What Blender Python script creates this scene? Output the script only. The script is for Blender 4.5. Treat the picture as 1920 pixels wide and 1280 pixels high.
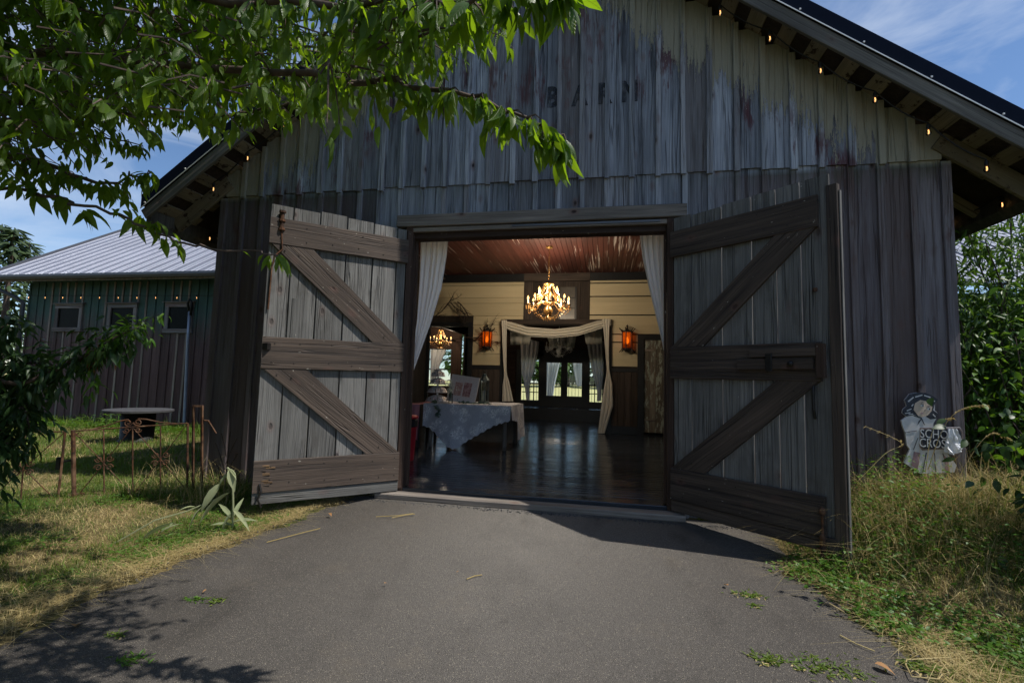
import bpy, math, random
import numpy as np
from mathutils import Vector, Matrix
random.seed(7); RNG = np.random.default_rng(7)
PI = math.pi
scene = bpy.context.scene
for o in list(bpy.data.objects): bpy.data.objects.remove(o)

# ------------------------------------------------------------------ camera
CX, CY, CZ = 0.8766, -5.8731, 1.452
YAW, PITCH, ROLL, FPX = 0.1899, 0.0833, 0.0263, 909.97      # focal length in pixels of a 1920 px wide frame
FW = Vector((-math.sin(YAW)*math.cos(PITCH), math.cos(YAW)*math.cos(PITCH), math.sin(PITCH)))
_r = Vector((math.cos(YAW), math.sin(YAW), 0)); _u = _r.cross(FW)
RT = _r*math.cos(ROLL) + _u*math.sin(ROLL); UP = -_r*math.sin(ROLL) + _u*math.cos(ROLL)
CAM = Vector((CX, CY, CZ))
cd = bpy.data.cameras.new('camera'); cam = bpy.data.objects.new('camera', cd); scene.collection.objects.link(cam)
cd.sensor_width = 36; cd.lens = FPX/1920*36; cd.clip_start = 0.05; cd.clip_end = 5000
m = Matrix((RT, UP, -FW)).transposed().to_4x4(); m.translation = CAM; cam.matrix_world = m
scene.camera = cam
scene.render.resolution_x, scene.render.resolution_y = 1024, 682

# ------------------------------------------------------------------ light
SUN_EL, SUN_AZ = math.radians(58.5), math.radians(96.5)      # azimuth clockwise from +Y: the sun stands to the right, just in front of the facade
SUN_STRENGTH, SKY_STRENGTH, EXPOSURE = 5.0, 0.13, 0.06
CH_ENERGY = 175.0                        # the lit chandelier of the hall, W
w = bpy.data.worlds.new('World'); scene.world = w; w.use_nodes = True
wt = w.node_tree; wt.nodes.clear()
def wn(t, **k):
    n = wt.nodes.new(t)
    for a, b in k.items(): setattr(n, a, b)
    return n
sky = wn('ShaderNodeTexSky', sky_type='NISHITA', sun_disc=False, sun_elevation=SUN_EL, sun_rotation=SUN_AZ, altitude=100, air_density=1.0, dust_density=0.0, ozone_density=6.0)
tc = wn('ShaderNodeTexCoord'); mp = wn('ShaderNodeMapping'); mp.inputs['Scale'].default_value = (1.3, 2.4, 5.0); mp.inputs['Rotation'].default_value = (0.2, 0.5, 0.5); mp.inputs['Location'].default_value = (0.35, 0.1, 0.2)
n1 = wn('ShaderNodeTexNoise'); n1.inputs['Scale'].default_value = 1.6; n1.inputs['Detail'].default_value = 9; n1.inputs['Roughness'].default_value = 0.58; n1.inputs['Distortion'].default_value = 0.9
rp = wn('ShaderNodeValToRGB'); rp.color_ramp.elements[0].position = 0.41; rp.color_ramp.elements[1].position = 0.80
bg = wn('ShaderNodeBackground'); bg.inputs['Strength'].default_value = SKY_STRENGTH
mx = wn('ShaderNodeMix', data_type='RGBA'); mx.inputs[7].default_value = (6.4, 7.0, 7.8, 1)
out = wn('ShaderNodeOutputWorld')
L = wt.links.new
L(tc.outputs['Generated'], mp.inputs[0]); L(mp.outputs[0], n1.inputs['Vector']); L(n1.outputs['Fac'], rp.inputs[0])
ma = wn('ShaderNodeMath', operation='MULTIPLY'); ma.inputs[1].default_value = 0.68; L(rp.outputs[0], ma.inputs[0])
L(ma.outputs[0], mx.inputs[0]); L(sky.outputs[0], mx.inputs[6]); L(mx.outputs[2], bg.inputs[0]); L(bg.outputs[0], out.inputs[0])
sd = bpy.data.lights.new('sun', 'SUN'); sd.energy = SUN_STRENGTH; sd.angle = math.radians(0.53); sd.color = (1, 0.955, 0.88)
sun = bpy.data.objects.new('sun', sd); scene.collection.objects.link(sun)
SDIR = Vector((math.sin(SUN_AZ)*math.cos(SUN_EL), math.cos(SUN_AZ)*math.cos(SUN_EL), math.sin(SUN_EL)))
sun.rotation_euler = SDIR.to_track_quat('Z', 'Y').to_euler(); sun.location = SDIR*30
vs = scene.view_settings; vs.view_transform = 'Standard'; vs.look = 'None'; vs.gamma = 1; vs.exposure = EXPOSURE; vs.use_curve_mapping = False
scene.render.engine = 'CYCLES'
scene.cycles.max_bounces = 5; scene.cycles.diffuse_bounces = 3; scene.cycles.glossy_bounces = 3; scene.cycles.transparent_max_bounces = 10
scene.cycles.sample_clamp_indirect = 6; scene.cycles.use_adaptive_sampling = True; scene.cycles.adaptive_threshold = 0.02

# ------------------------------------------------------------------ helpers
def ray(px, py): return FW + RT*((px-960)/FPX) - UP*((py-640)/FPX)
def U(px, py, axis, v):                 # the point of the plane axis = v that shows at a pixel of the 1920 x 1280 photograph
    d = ray(px, py); return CAM + d*((v-CAM[axis])/d[axis])
def D(px, py, depth): return CAM + ray(px, py)*depth
def PX(P):
    d = Vector(P)-CAM; z = d.dot(FW); return (960+FPX*d.dot(RT)/z, 640-FPX*d.dot(UP)/z, z)
def sstep(a, b, x):
    t = min(1, max(0, (x-a)/(b-a))); return t*t*(3-2*t)
def gz(x, y):                           # height of the ground
    z = 0.04*max(-6, min(0, y))
    z += 0.40*sstep(2.5, 3.9, x)*sstep(-2.3, -0.5, y)*(1-sstep(1.5, 5, y))
    z += 0.03*math.sin(x*1.7+1)*math.sin(y*1.3)*sstep(2.8, 4, abs(x))
    if y > 17.5: z += 0.03*(min(y, 60)-17.5)
    return z
COL = scene.collection
class MB:
    def __init__(s): s.v = []; s.f = []
    def add(s, vs, fs):
        b = len(s.v); s.v += [tuple(p) for p in vs]; s.f += [tuple(b+i for i in f) for f in fs]; return s
    def box(s, c, d, rot=None):
        x, y, z = d[0]/2, d[1]/2, d[2]/2
        vs = [Vector((i*x, j*y, k*z)) for k in (-1, 1) for j in (-1, 1) for i in (-1, 1)]
        if rot is not None: vs = [rot @ q for q in vs]
        c = Vector(c)
        return s.add([q+c for q in vs], [(0,2,3,1),(4,5,7,6),(0,1,5,4),(2,6,7,3),(0,4,6,2),(1,3,7,5)])
    def tube(s, pts, r, n=8, cap=True):
        pts = [Vector(p) for p in pts]; k = len(pts)
        rr = r if isinstance(r, (list, tuple)) else [r]*k
        a = None; rings = []
        for i in range(k):
            t = (pts[min(i+1, k-1)]-pts[max(i-1, 0)])
            if t.length < 1e-9: t = Vector((0,0,1))
            t.normalize()
            if a is None: a = t.orthogonal().normalized()
            a = (a - t*a.dot(t));  a = a.normalized() if a.length > 1e-6 else t.orthogonal().normalized()
            b = t.cross(a)
            rings.append([pts[i]+(a*math.cos(2*PI*j/n)+b*math.sin(2*PI*j/n))*rr[i] for j in range(n)])
        vs = [q for ring in rings for q in ring]; fs = []
        for i in range(k-1):
            for j in range(n):
                fs.append((i*n+j, i*n+(j+1) % n, (i+1)*n+(j+1) % n, (i+1)*n+j))
        if cap: fs += [tuple(range(n))[::-1], tuple(range((k-1)*n, k*n))]
        return s.add(vs, fs)
    def lathe(s, c, prof, n=16):
        c = Vector(c); vs = []; fs = []
        for r, z in prof: vs += [c+Vector((r*math.cos(2*PI*j/n), r*math.sin(2*PI*j/n), z)) for j in range(n)]
        for i in range(len(prof)-1):
            for j in range(n): fs.append((i*n+j, i*n+(j+1) % n, (i+1)*n+(j+1) % n, (i+1)*n+j))
        fs += [tuple(range(n))[::-1], tuple(range((len(prof)-1)*n, len(prof)*n))]
        return s.add(vs, fs)
    def prism(s, poly, axis_v):          # polygon (3D points) extruded along a vector
        k = len(poly); a = [Vector(p) for p in poly]; av = Vector(axis_v)
        return s.add(a+[p+av for p in a], [tuple(range(k))[::-1], tuple(range(k, 2*k))]+[(i, (i+1) % k, k+(i+1) % k, k+i) for i in range(k)])
    def grid(s, fn, nu, nv):
        vs = [fn(i/(nu-1), j/(nv-1)) for j in range(nv) for i in range(nu)]
        return s.add(vs, [(j*nu+i, j*nu+i+1, (j+1)*nu+i+1, (j+1)*nu+i) for j in range(nv-1) for i in range(nu-1)])
    def build(s, name, mat, parent=None, smooth=False, kind=None):
        me = bpy.data.meshes.new(name); me.from_pydata(s.v, [], s.f); me.update()
        if smooth: me.polygons.foreach_set('use_smooth', [True]*len(me.polygons))
        return link(name, me, mat, parent, kind)
def link(name, me, mat, parent=None, kind=None):
    if mat is not None and not me.materials: me.materials.append(mat)
    o = bpy.data.objects.new(name, me); COL.objects.link(o)
    if parent is not None: o.parent = parent; o.matrix_parent_inverse = Matrix.Translation(-parent.location) if parent.type == 'EMPTY' else Matrix()
    if kind: o['kind'] = kind
    return o
def world_parent(o, parent):            # parents were placed without rotation: keep world coordinates
    o.parent = parent; o.matrix_parent_inverse = parent.matrix_basis.inverted()
def tag(o, label, cat, group=None):
    o['label'] = label; o['category'] = cat
    if group: o['group'] = group
    return o
def thing(name, loc, label, cat, group=None):
    o = bpy.data.objects.new(name, None); o.empty_display_size = 0.1; COL.objects.link(o); o.location = loc
    return tag(o, label, cat, group)
def struct(o): o['kind'] = 'structure'; return o
_pk = {}
def plank(name, p0, p1, wid, thick, nrm, mat, parent, bev=0.004, cut0=0.0, cut1=0.0, key=None):
    """a board whose local Z runs from p0 to p1 and whose local Y is its face normal; cut0/cut1 shear the ends"""
    p0, p1 = Vector(p0), Vector(p1); z = p1-p0; ln = z.length; z.normalize()
    y = Vector(nrm); y = (y-z*y.dot(z)).normalized(); x = y.cross(z)
    a, b, e = wid/2, thick/2, min(bev, wid*0.2, thick*0.3)
    sec = [(-a+e,-b),(a-e,-b),(a,-b+e),(a,b-e),(a-e,b),(-a+e,b),(-a,b-e),(-a,-b+e)]
    vs = [(px, py, px*cut0) for px, py in sec]+[(px, py, ln+px*cut1) for px, py in sec]
    me = bpy.data.meshes.new(name); me.from_pydata(vs, [], [tuple(range(8))[::-1], tuple(range(8,16))]+[(i,(i+1)%8,8+(i+1)%8,8+i) for i in range(8)])
    me.materials.append(mat); me.update()
    o = bpy.data.objects.new(name, me); COL.objects.link(o)
    M = Matrix((x, y, z)).transposed().to_4x4(); M.translation = p0
    if parent is not None:
        o.parent = parent; o.matrix_basis = (world_of(parent)).inverted() @ M
    else: o.matrix_basis = M
    return o
def world_of(o):
    M = o.matrix_basis.copy()
    while o.parent is not None:
        M = o.parent.matrix_basis @ o.matrix_parent_inverse @ M if False else (o.parent.matrix_basis @ o.matrix_parent_inverse @ M); o = o.parent
    return M
def adopt(o, parent):                    # parent o without moving it in the world
    M = world_of(o); o.parent = parent; o.matrix_parent_inverse = world_of(parent).inverted(); o.matrix_basis = M
    return o

# ------------------------------------------------------------------ materials
class G:
    def __init__(s, name):
        s.m = bpy.data.materials.new(name); s.m.use_nodes = True; s.t = s.m.node_tree; s.t.nodes.clear()
        s.out = s.t.nodes.new('ShaderNodeOutputMaterial')
    def put(s, sock, v):
        if v is None: return
        if isinstance(v, bpy.types.NodeSocket): s.t.links.new(v, sock)
        elif isinstance(v, (int, float)):
            sock.default_value = v if not hasattr(sock.default_value, '__len__') else [v]*len(sock.default_value)
        else:
            v = tuple(v); k = len(sock.default_value); sock.default_value = (v+(1,))[:k] if len(v) < k else v[:k]
    def n(s, typ, props=None, **ins):
        nd = s.t.nodes.new('ShaderNode'+typ)
        for a, b in (props or {}).items(): setattr(nd, a, b)
        for a, b in ins.items(): s.put(nd.inputs[a.replace('_', ' ')], b)
        return nd
    def math(s, op, a, b=None, clamp=False):
        nd = s.n('Math', {'operation': op, 'use_clamp': clamp}); s.put(nd.inputs[0], a); s.put(nd.inputs[1], b); return nd.outputs[0]
    def mix(s, f, a, b, mode='MIX'):
        nd = s.n('Mix', {'data_type': 'RGBA', 'blend_type': mode, 'clamp_factor': True}); s.put(nd.inputs[0], f); s.put(nd.inputs[6], a); s.put(nd.inputs[7], b); return nd.outputs[2]
    def ramp(s, f, a, b, c0=0., c1=1.):
        nd = s.n('MapRange'); s.put(nd.inputs[0], f); 
        for i, v in enumerate((a, b, c0, c1)): s.put(nd.inputs[i+1], v)
        return nd.outputs[0]
    def mapv(s, v, scale=(1,1,1), loc=None):
        nd = s.n('VectorMath', {'operation': 'MULTIPLY'}); s.put(nd.inputs[0], v); s.put(nd.inputs[1], scale); r = nd.outputs[0]
        if loc is not None:
            nd = s.n('VectorMath', {'operation': 'ADD'}); s.put(nd.inputs[0], r); s.put(nd.inputs[1], loc); r = nd.outputs[0]
        return r
    def noise(s, v, scale=1., detail=4., rough=.55, dist=0.):
        nd = s.n('TexNoise'); s.put(nd.inputs['Vector'], v); s.put(nd.inputs['Scale'], scale); s.put(nd.inputs['Detail'], detail); s.put(nd.inputs['Roughness'], rough); s.put(nd.inputs['Distortion'], dist); return nd.outputs['Fac']
    def vor(s, v, scale=1., feature='F1', rnd=1.):
        nd = s.n('TexVoronoi', {'feature': feature}); s.put(nd.inputs['Vector'], v); s.put(nd.inputs['Scale'], scale); s.put(nd.inputs['Randomness'], rnd); return nd
    def pos(s): return s.n('NewGeometry').outputs['Position']
    def obj(s): return s.n('TexCoord').outputs['Object']
    def rnd(s): return s.n('ObjectInfo').outputs['Random']
    def isl(s): return s.n('NewGeometry').outputs['Random Per Island']
    def sep(s, v):
        nd = s.n('SeparateXYZ'); s.put(nd.inputs[0], v); return nd.outputs
    def comb(s, x, y, z):
        nd = s.n('CombineXYZ'); s.put(nd.inputs[0], x); s.put(nd.inputs[1], y); s.put(nd.inputs[2], z); return nd.outputs[0]
    def bump(s, h, strength=.4, dist=.01):
        nd = s.n('Bump'); s.put(nd.inputs['Height'], h); s.put(nd.inputs['Strength'], strength); s.put(nd.inputs['Distance'], dist); return nd.outputs[0]
    def bsdf(s, col, rough=.7, metal=0., nrm=None, spec=None, **kw):
        nd = s.n('BsdfPrincipled'); s.put(nd.inputs['Base Color'], col); s.put(nd.inputs['Roughness'], rough); s.put(nd.inputs['Metallic'], metal)
        if nrm is not None: s.put(nd.inputs['Normal'], nrm)
        if spec is not None: s.put(nd.inputs['Specular IOR Level'], spec)
        for a, b in kw.items(): s.put(nd.inputs[a.replace('_', ' ')], b)
        return nd.outputs[0]
    def done(s, sh): s.t.links.new(sh, s.out.inputs[0]); return s.m
def hue(g, col, f): return g.mix(1.0, col, g.comb(f, f, f), 'MULTIPLY')

def wood(name, light, dark, rough=.8, knots=.6, vary=(.72, 1.2), paint=None, bump=.5, spec=.25, grain=1.0, stain=None, gw=.55, gr=(.34, .66), split=0.):
    g = G(name); r = g.rnd(); off = g.mapv(g.comb(r, g.math('MULTIPLY', r, 3.7), g.math('MULTIPLY', r, 9.1)), (40,40,40))
    o = g.n('VectorMath', {'operation': 'ADD'}); g.put(o.inputs[0], g.obj()); g.put(o.inputs[1], off); o = o.outputs[0]
    warp = g.noise(g.mapv(o, (3, 3, .8)), 1, 2)
    ow = g.n('VectorMath', {'operation': 'ADD'}); g.put(ow.inputs[0], o); g.put(ow.inputs[1], g.mapv(g.comb(warp, 0, 0), (.05,0,0))); ow = ow.outputs[0]
    g1 = g.noise(g.mapv(ow, (16*grain, 16*grain, .8)), 1, 5, .6)
    g2 = g.noise(g.mapv(ow, (95*grain, 95*grain, 1.6)), 1, 4, .6)
    blot = g.noise(g.mapv(o, (2.2, 2.2, .7)), 1, 4, .6)
    f = g.math('ADD', g.math('MULTIPLY', g1, gw), g.math('MULTIPLY', g2, 1-gw))
    col = g.mix(g.ramp(f, gr[0], gr[1]), dark, light)
    col = hue(g, col, g.ramp(blot, .3, .7, .72, 1.22))
    rr = g.n('TexWhiteNoise', {'noise_dimensions': '1D'}, W=r).outputs['Value']
    col = hue(g, col, g.ramp(rr, 0, 1, vary[0], vary[1]))
    crack = g.ramp(g.noise(g.mapv(ow, (60*grain, 60*grain, .5)), 1, 3, .5), .30, .36, 1, 0)
    col = g.mix(g.math('MULTIPLY', crack, .75), col, hue(g, dark, .35))
    h = g.math('SUBTRACT', f, g.math('MULTIPLY', crack, .7))
    if split:
        sl_ = g.math('ABSOLUTE', g.math('SUBTRACT', g.noise(g.mapv(ow, (13, 13, .30)), 1, 2, .5), .5)); sl_ = g.math('MULTIPLY', g.ramp(sl_, .004, .016, 1, 0), g.ramp(blot, .44, .54)); col = g.mix(g.math('MULTIPLY', sl_, split), col, (.018, .018, .021)); h = g.math('SUBTRACT', h, sl_)
    if knots:
        vn = g.vor(g.mapv(ow, (5.2, 0, 2.9)), 1.0, 'F1', 1.0); v = vn.outputs['Distance']
        on = g.math('GREATER_THAN', g.n('TexWhiteNoise', Vector=vn.outputs['Position']).outputs['Value'], .52)
        k = g.math('MULTIPLY', g.ramp(v, .07, .125, 1, 0), on); ring = g.math('MULTIPLY', g.ramp(v, .125, .27, 1, 0), on)
        col = g.mix(g.math('MULTIPLY', ring, .55*knots), col, (.15, .075, .06)); col = g.mix(g.math('MULTIPLY', k, knots), col, (.02, .012, .011))
        h = g.math('SUBTRACT', h, g.math('MULTIPLY', k, .5))
    if stain: col = stain(g, col, o)
    if paint:
        col, h = paint(g, col, h, g.pos(), o)
    return g.done(g.bsdf(col, rough, 0, g.bump(h, bump, .012), spec))
def plain(name, col, rough=.6, metal=0., var=.25, scale=6., bump=.0, spec=.4, coord='obj', **kw):
    g = G(name); v = g.obj() if coord == 'obj' else g.pos()
    nz = g.noise(v, scale, 5, .6); c = hue(g, col, g.ramp(nz, .25, .75, 1-var, 1+var))
    return g.done(g.bsdf(c, rough, metal, g.bump(nz, bump, .01) if bump else None, spec, **kw))
def emit(name, col, strength):
    g = G(name); g.m.cycles.emission_sampling = 'NONE'; return g.done(g.n('Emission', Color=col, Strength=strength).outputs[0])

# gable cladding: cream paint left under the eaves, red and green remains, bare grey boards
def facade_paint(g, col, h, pos, o):
    s = g.sep(pos); ax = g.math('ABSOLUTE', s[0]); d = g.math('SUBTRACT', g.math('SUBTRACT', 7.42, g.math('MULTIPLY', ax, .735)), s[2])
    streak = g.noise(g.mapv(pos, (9, 9, 1.1)), 1, 6, .68); blot = g.noise(g.mapv(pos, (1.2, 1.2, .7)), 1, 3); fine = g.noise(g.mapv(pos, (45, 45, 5)), 1, 4, .7)
    ru = g.math('MULTIPLY', g.rnd(), .35)
    lim = g.math('ADD', g.math('ADD', -.62, g.math('MULTIPLY', streak, 1.35)), g.math('ADD', g.math('MULTIPLY', blot, .75), ru))
    lim = g.math('ADD', lim, g.math('MULTIPLY', g.math('SUBTRACT', fine, .5), .45))
    drip = g.noise(g.mapv(pos, (34, 34, 1.6)), 1, 3, .6); flake = g.noise(g.mapv(pos, (70, 70, 26)), 1, 3, .7)
    lim = g.math('ADD', lim, g.math('ADD', g.math('MULTIPLY', g.math('SUBTRACT', drip, .5), .95), g.math('MULTIPLY', g.math('SUBTRACT', flake, .5), .55)))
    up = g.ramp(s[2], 3.9, 3.96)                       # only the upper course was ever painted cream
    cr = g.math('MULTIPLY', g.ramp(g.math('SUBTRACT', lim, d), -.012, .012), up)
    redz = g.math('MAXIMUM', g.math('MULTIPLY', g.ramp(d, .45, .8), g.ramp(d, 1.0, 1.5, 1, 0)), g.math('MULTIPLY', g.math('MULTIPLY', g.ramp(s[2], 4.85, 5.0), g.ramp(s[2], 5.5, 5.62, 1, 0)), 1.0))
    red = g.math('MULTIPLY', g.ramp(g.math('ADD', g.noise(g.mapv(pos, (3.4, 3.4, .9)), 1, 5, .65), g.math('MULTIPLY', fine, .35)), .70, .78), redz)
    col = g.mix(g.math('MULTIPLY', red, .8), col, (.085, .014, .018))
    blk = g.ramp(g.noise(g.mapv(pos, (11, 11, .6)), 1, 6, .66), .53, .66); col = g.mix(g.math('MULTIPLY', blk, .72), col, (.030, .030, .036))
    bb = g.n('TexWhiteNoise', {'noise_dimensions': '1D'}, W=g.math('ADD', g.rnd(), 3.3)).outputs['Value']; col = g.mix(g.math('MULTIPLY', g.ramp(bb, .5, 1., 0, .35), 1), col, hue(g, (.24, .19, .165), g.ramp(streak, .3, .7, .5, 1.1)))
    pale = g.ramp(g.noise(g.mapv(pos, (26, 26, 1.3)), 1, 4, .6), .62, .72); col = g.mix(g.math('MULTIPLY', pale, .35), col, (.45, .46, .48))
    col = g.mix(cr, col, g.mix(fine, (.22, .20, .15), (.36, .34, .27)))
    rim = g.math('MULTIPLY', g.math('MULTIPLY', g.ramp(g.math('SUBTRACT', lim, d), -.22, -.06), g.ramp(fine, .42, .5, 1, 0)), up)
    col = g.mix(g.math('MULTIPLY', g.math('MULTIPLY', rim, g.math('SUBTRACT', 1, cr)), .6), col, (.07, .05, .05))
    # green under the skirt, strongest towards the corners; brown-red staining low on the right
    low = g.math('SUBTRACT', 1, up); side = g.ramp(ax, 1.9, 3.6, .12, 1)
    gl = g.math('ADD', 3.82, g.math('MULTIPLY', g.math('SUBTRACT', .5, streak), 1.3))
    gr = g.math('MULTIPLY', g.math('MULTIPLY', g.ramp(g.math('SUBTRACT', s[2], gl), -.05, .2), low), side)
    col = g.mix(g.math('MULTIPLY', gr, .8), col, (.035, .11, .07))
    br = g.math('MULTIPLY', g.math('MULTIPLY', g.ramp(ax, 1.9, 2.6), low), .85)
    col = g.mix(br, col, hue(g, g.mix(.65, col, (.17, .105, .09)), .66))
    h = g.math('ADD', h, g.math('MULTIPLY', cr, .25))
    return col, h
W_FACADE = wood('weathered_grey_cladding', (.36, .385, .44), (.10, .11, .135), knots=1.0, paint=facade_paint, vary=(.5, 1.4), bump=1.0, gw=.5, gr=(.32, .68), split=.5)
W_BATTEN = wood('weathered_grey_batten', (.46, .485, .54), (.15, .16, .19), knots=.8, paint=facade_paint, vary=(.7, 1.3), bump=1.0, gw=.5, gr=(.32, .68), split=.5)
def grime(g, c, o):
    n = g.noise(g.mapv(o, (5, 5, 2.2)), 1, 5, .65); c = g.mix(g.math('MULTIPLY', g.ramp(n, .50, .68), .5), c, (.06, .052, .045)); f = g.noise(g.mapv(o, (30, 30, 12)), 1, 3, .7); return g.mix(g.ramp(f, .72, .76), c, (.46, .43, .38))
W_DOOR = wood('weathered_door_board', (.245, .238, .225), (.085, .084, .082), knots=.5, vary=(.75, 1.15), bump=.9, gw=.35, gr=(.28, .72), stain=grime, split=.4)
def specks(g, col, o):
    v = g.noise(g.mapv(o, (38, 38, 14)), 1, 3, .7); return g.mix(g.ramp(v, .70, .74), col, (.5, .47, .4))
W_RAIL = wood('dark_stained_rail', (.115, .085, .066), (.030, .024, .022), knots=.6, vary=(.85, 1.15), bump=.7, stain=specks, rough=.7, split=.4)
W_LINTEL = wood('grey_brown_lintel', (.33, .29, .25), (.12, .10, .09), knots=.9, bump=.7)
W_JAMB = wood('brown_jamb', (.09, .055, .04), (.03, .02, .016), knots=.3, stain=specks)
W_FASCIA = wood('weathered_fascia', (.17, .158, .138), (.065, .06, .054), knots=.3)
W_SHEATH = wood('peeling_cream_sheathing', (.28, .235, .16), (.16, .13, .09), knots=0, stain=lambda g, c, o: g.mix(g.ramp(g.noise(g.mapv(o, (9, 9, 7)), 1, 5, .7), .56, .62), c, (.05, .032, .024)))
W_DARKDECK = wood('bare_dark_deck', (.06, .042, .032), (.022, .016, .013), knots=0)
def annex_paint(g, col, h, pos, o):
    s = g.sep(pos); st = g.noise(g.mapv(pos, (7, 7, .8)), 1, 5, .65)
    t = g.ramp(g.math('ADD', s[2], g.math('MULTIPLY', g.math('SUBTRACT', st, .5), 1.6)), 2.3, 3.15)
    col = g.mix(g.math('MULTIPLY', t, .88), col, (.055, .125, .11))
    t2 = g.ramp(g.math('ADD', s[2], g.math('MULTIPLY', g.math('SUBTRACT', st, .5), 1.2)), 1.2, 2.4)
    col = g.mix(g.math('MULTIPLY', g.math('SUBTRACT', 1, t2), .6), col, hue(g, g.mix(.5, col, (.15, .075, .08)), .8))
    return col, h
W_ANNEX = wood('faded_annex_board', (.185, .125, .122), (.055, .037, .038), knots=.3, paint=annex_paint)
W_ANNEXB = wood('faded_annex_batten', (.38, .33, .29), (.16, .13, .115), knots=.2)
W_WIN = wood('peeling_window_frame', (.32, .335, .34), (.14, .08, .07), knots=0)
W_FLOOR = None
def mk_floor():
    g = G('worn_dark_floor_paint'); o = g.obj(); r = g.rnd(); p = g.pos()
    gr = g.noise(g.mapv(o, (40, 40, 1.2), ), 1, 4, .6); b = g.noise(g.mapv(p, (1.5, 3, 1)), 1, 4, .6)
    c = g.mix(gr, (.012, .018, .026), (.036, .048, .064)); c = hue(g, c, g.ramp(r, 0, 1, .7, 1.25))
    wear = g.ramp(g.math('ADD', g.noise(g.mapv(p, (.9, 55, 1)), 1, 3, .6), g.math('MULTIPLY', g.sep(p)[1], -.02)), .66, .70)
    c = g.mix(g.math('MULTIPLY', wear, .45), c, (.17, .14, .11))
    return g.done(g.bsdf(c, g.ramp(b, .3, .7, .10, .24), 0, g.bump(gr, .12, .01), .6))
W_FLOOR = mk_floor()
def mk_cream():
    g = G('cream_interior_board'); o = g.obj(); r = g.rnd()
    n = g.noise(g.mapv(o, (20, 20, 1.0)), 1, 5, .6); c = g.mix(n, (.55, .47, .29), (.68, .60, .40)); c = hue(g, c, g.ramp(r, 0, 1, .86, 1.06))
    return g.done(g.bsdf(c, .6, 0, g.bump(n, .25, .01), .3))
W_CREAM = mk_cream()
def mk_ceiling():
    g = G('red_brown_ceiling_peeling'); o = g.obj(); p = g.pos(); r = g.rnd()
    n = g.noise(g.mapv(o, (30, 30, 1.0)), 1, 5, .6); c = g.mix(n, (.042, .013, .010), (.085, .027, .019)); c = hue(g, c, g.ramp(r, 0, 1, .75, 1.2))
    e = g.math('ADD', g.noise(g.mapv(p, (30, .42, 1)), 1, 3, .6), g.math('MULTIPLY', g.noise(g.mapv(p, (1.5, .5, 1)), 1, 2), .75))
    c = g.mix(g.math('MULTIPLY', g.ramp(e, 1.01, 1.04), .8), c, (.48, .42, .38))
    return g.done(g.bsdf(c, .55, 0, g.bump(e, .3, .01), .3))
W_CEIL = mk_ceiling()
W_DARKTRIM = wood('dark_interior_trim', (.060, .052, .046), (.026, .023, .022), knots=.2)
W_WAINS = wood('brown_black_wainscot', (.085, .066, .055), (.03, .026, .024), knots=.3)
W_BLACK = plain('black_painted_wood', (.018, .020, .023), .45, bump=.1)
W_BACKROOM = wood('dark_brown_back_room_board', (.07, .04, .028), (.026, .017, .013), knots=.2)
M_ROOFDARK = plain('dark_navy_metal_trim', (.010, .014, .026), .95, .0, .1, spec=.0)
M_ROOFEDGE = plain('bright_drip_edge', (.75, .74, .72), .35, .2, .05)
def mk_metal_roof():
    g = G('pale_grey_metal_roof'); p = g.pos(); n = g.noise(p, .8, 4, .6); f = g.noise(p, 14, 3, .6)
    c = hue(g, (.23, .245, .30), g.ramp(n, .3, .7, .9, 1.08)); return g.done(g.bsdf(c, g.ramp(f, .3, .7, .38, .5), .45, None, .5))
M_METALROOF = mk_metal_roof()
M_GUTTER = plain('dark_grey_gutter', (.10, .105, .12), .4, .3, .12)
M_PIPE = plain('pale_blue_grey_conduit', (.30, .34, .42), .4, .3, .12)
M_IRON = plain('black_wrought_iron', (.022, .020, .019), .5, .4, .3, 20, .3)
def mk_rust():
    g = G('rusty_iron'); p = g.pos(); n = g.noise(p, 18, 6, .7); n2 = g.noise(p, 5, 3)
    c = g.mix(g.ramp(n, .35, .65), (.03, .021, .018), (.15, .065, .03)); c = g.mix(g.ramp(n2, .5, .65), c, (.22, .13, .08))
    return g.done(g.bsdf(c, .8, .2, g.bump(n, .5, .003), .3))
M_RUST = mk_rust()
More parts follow.
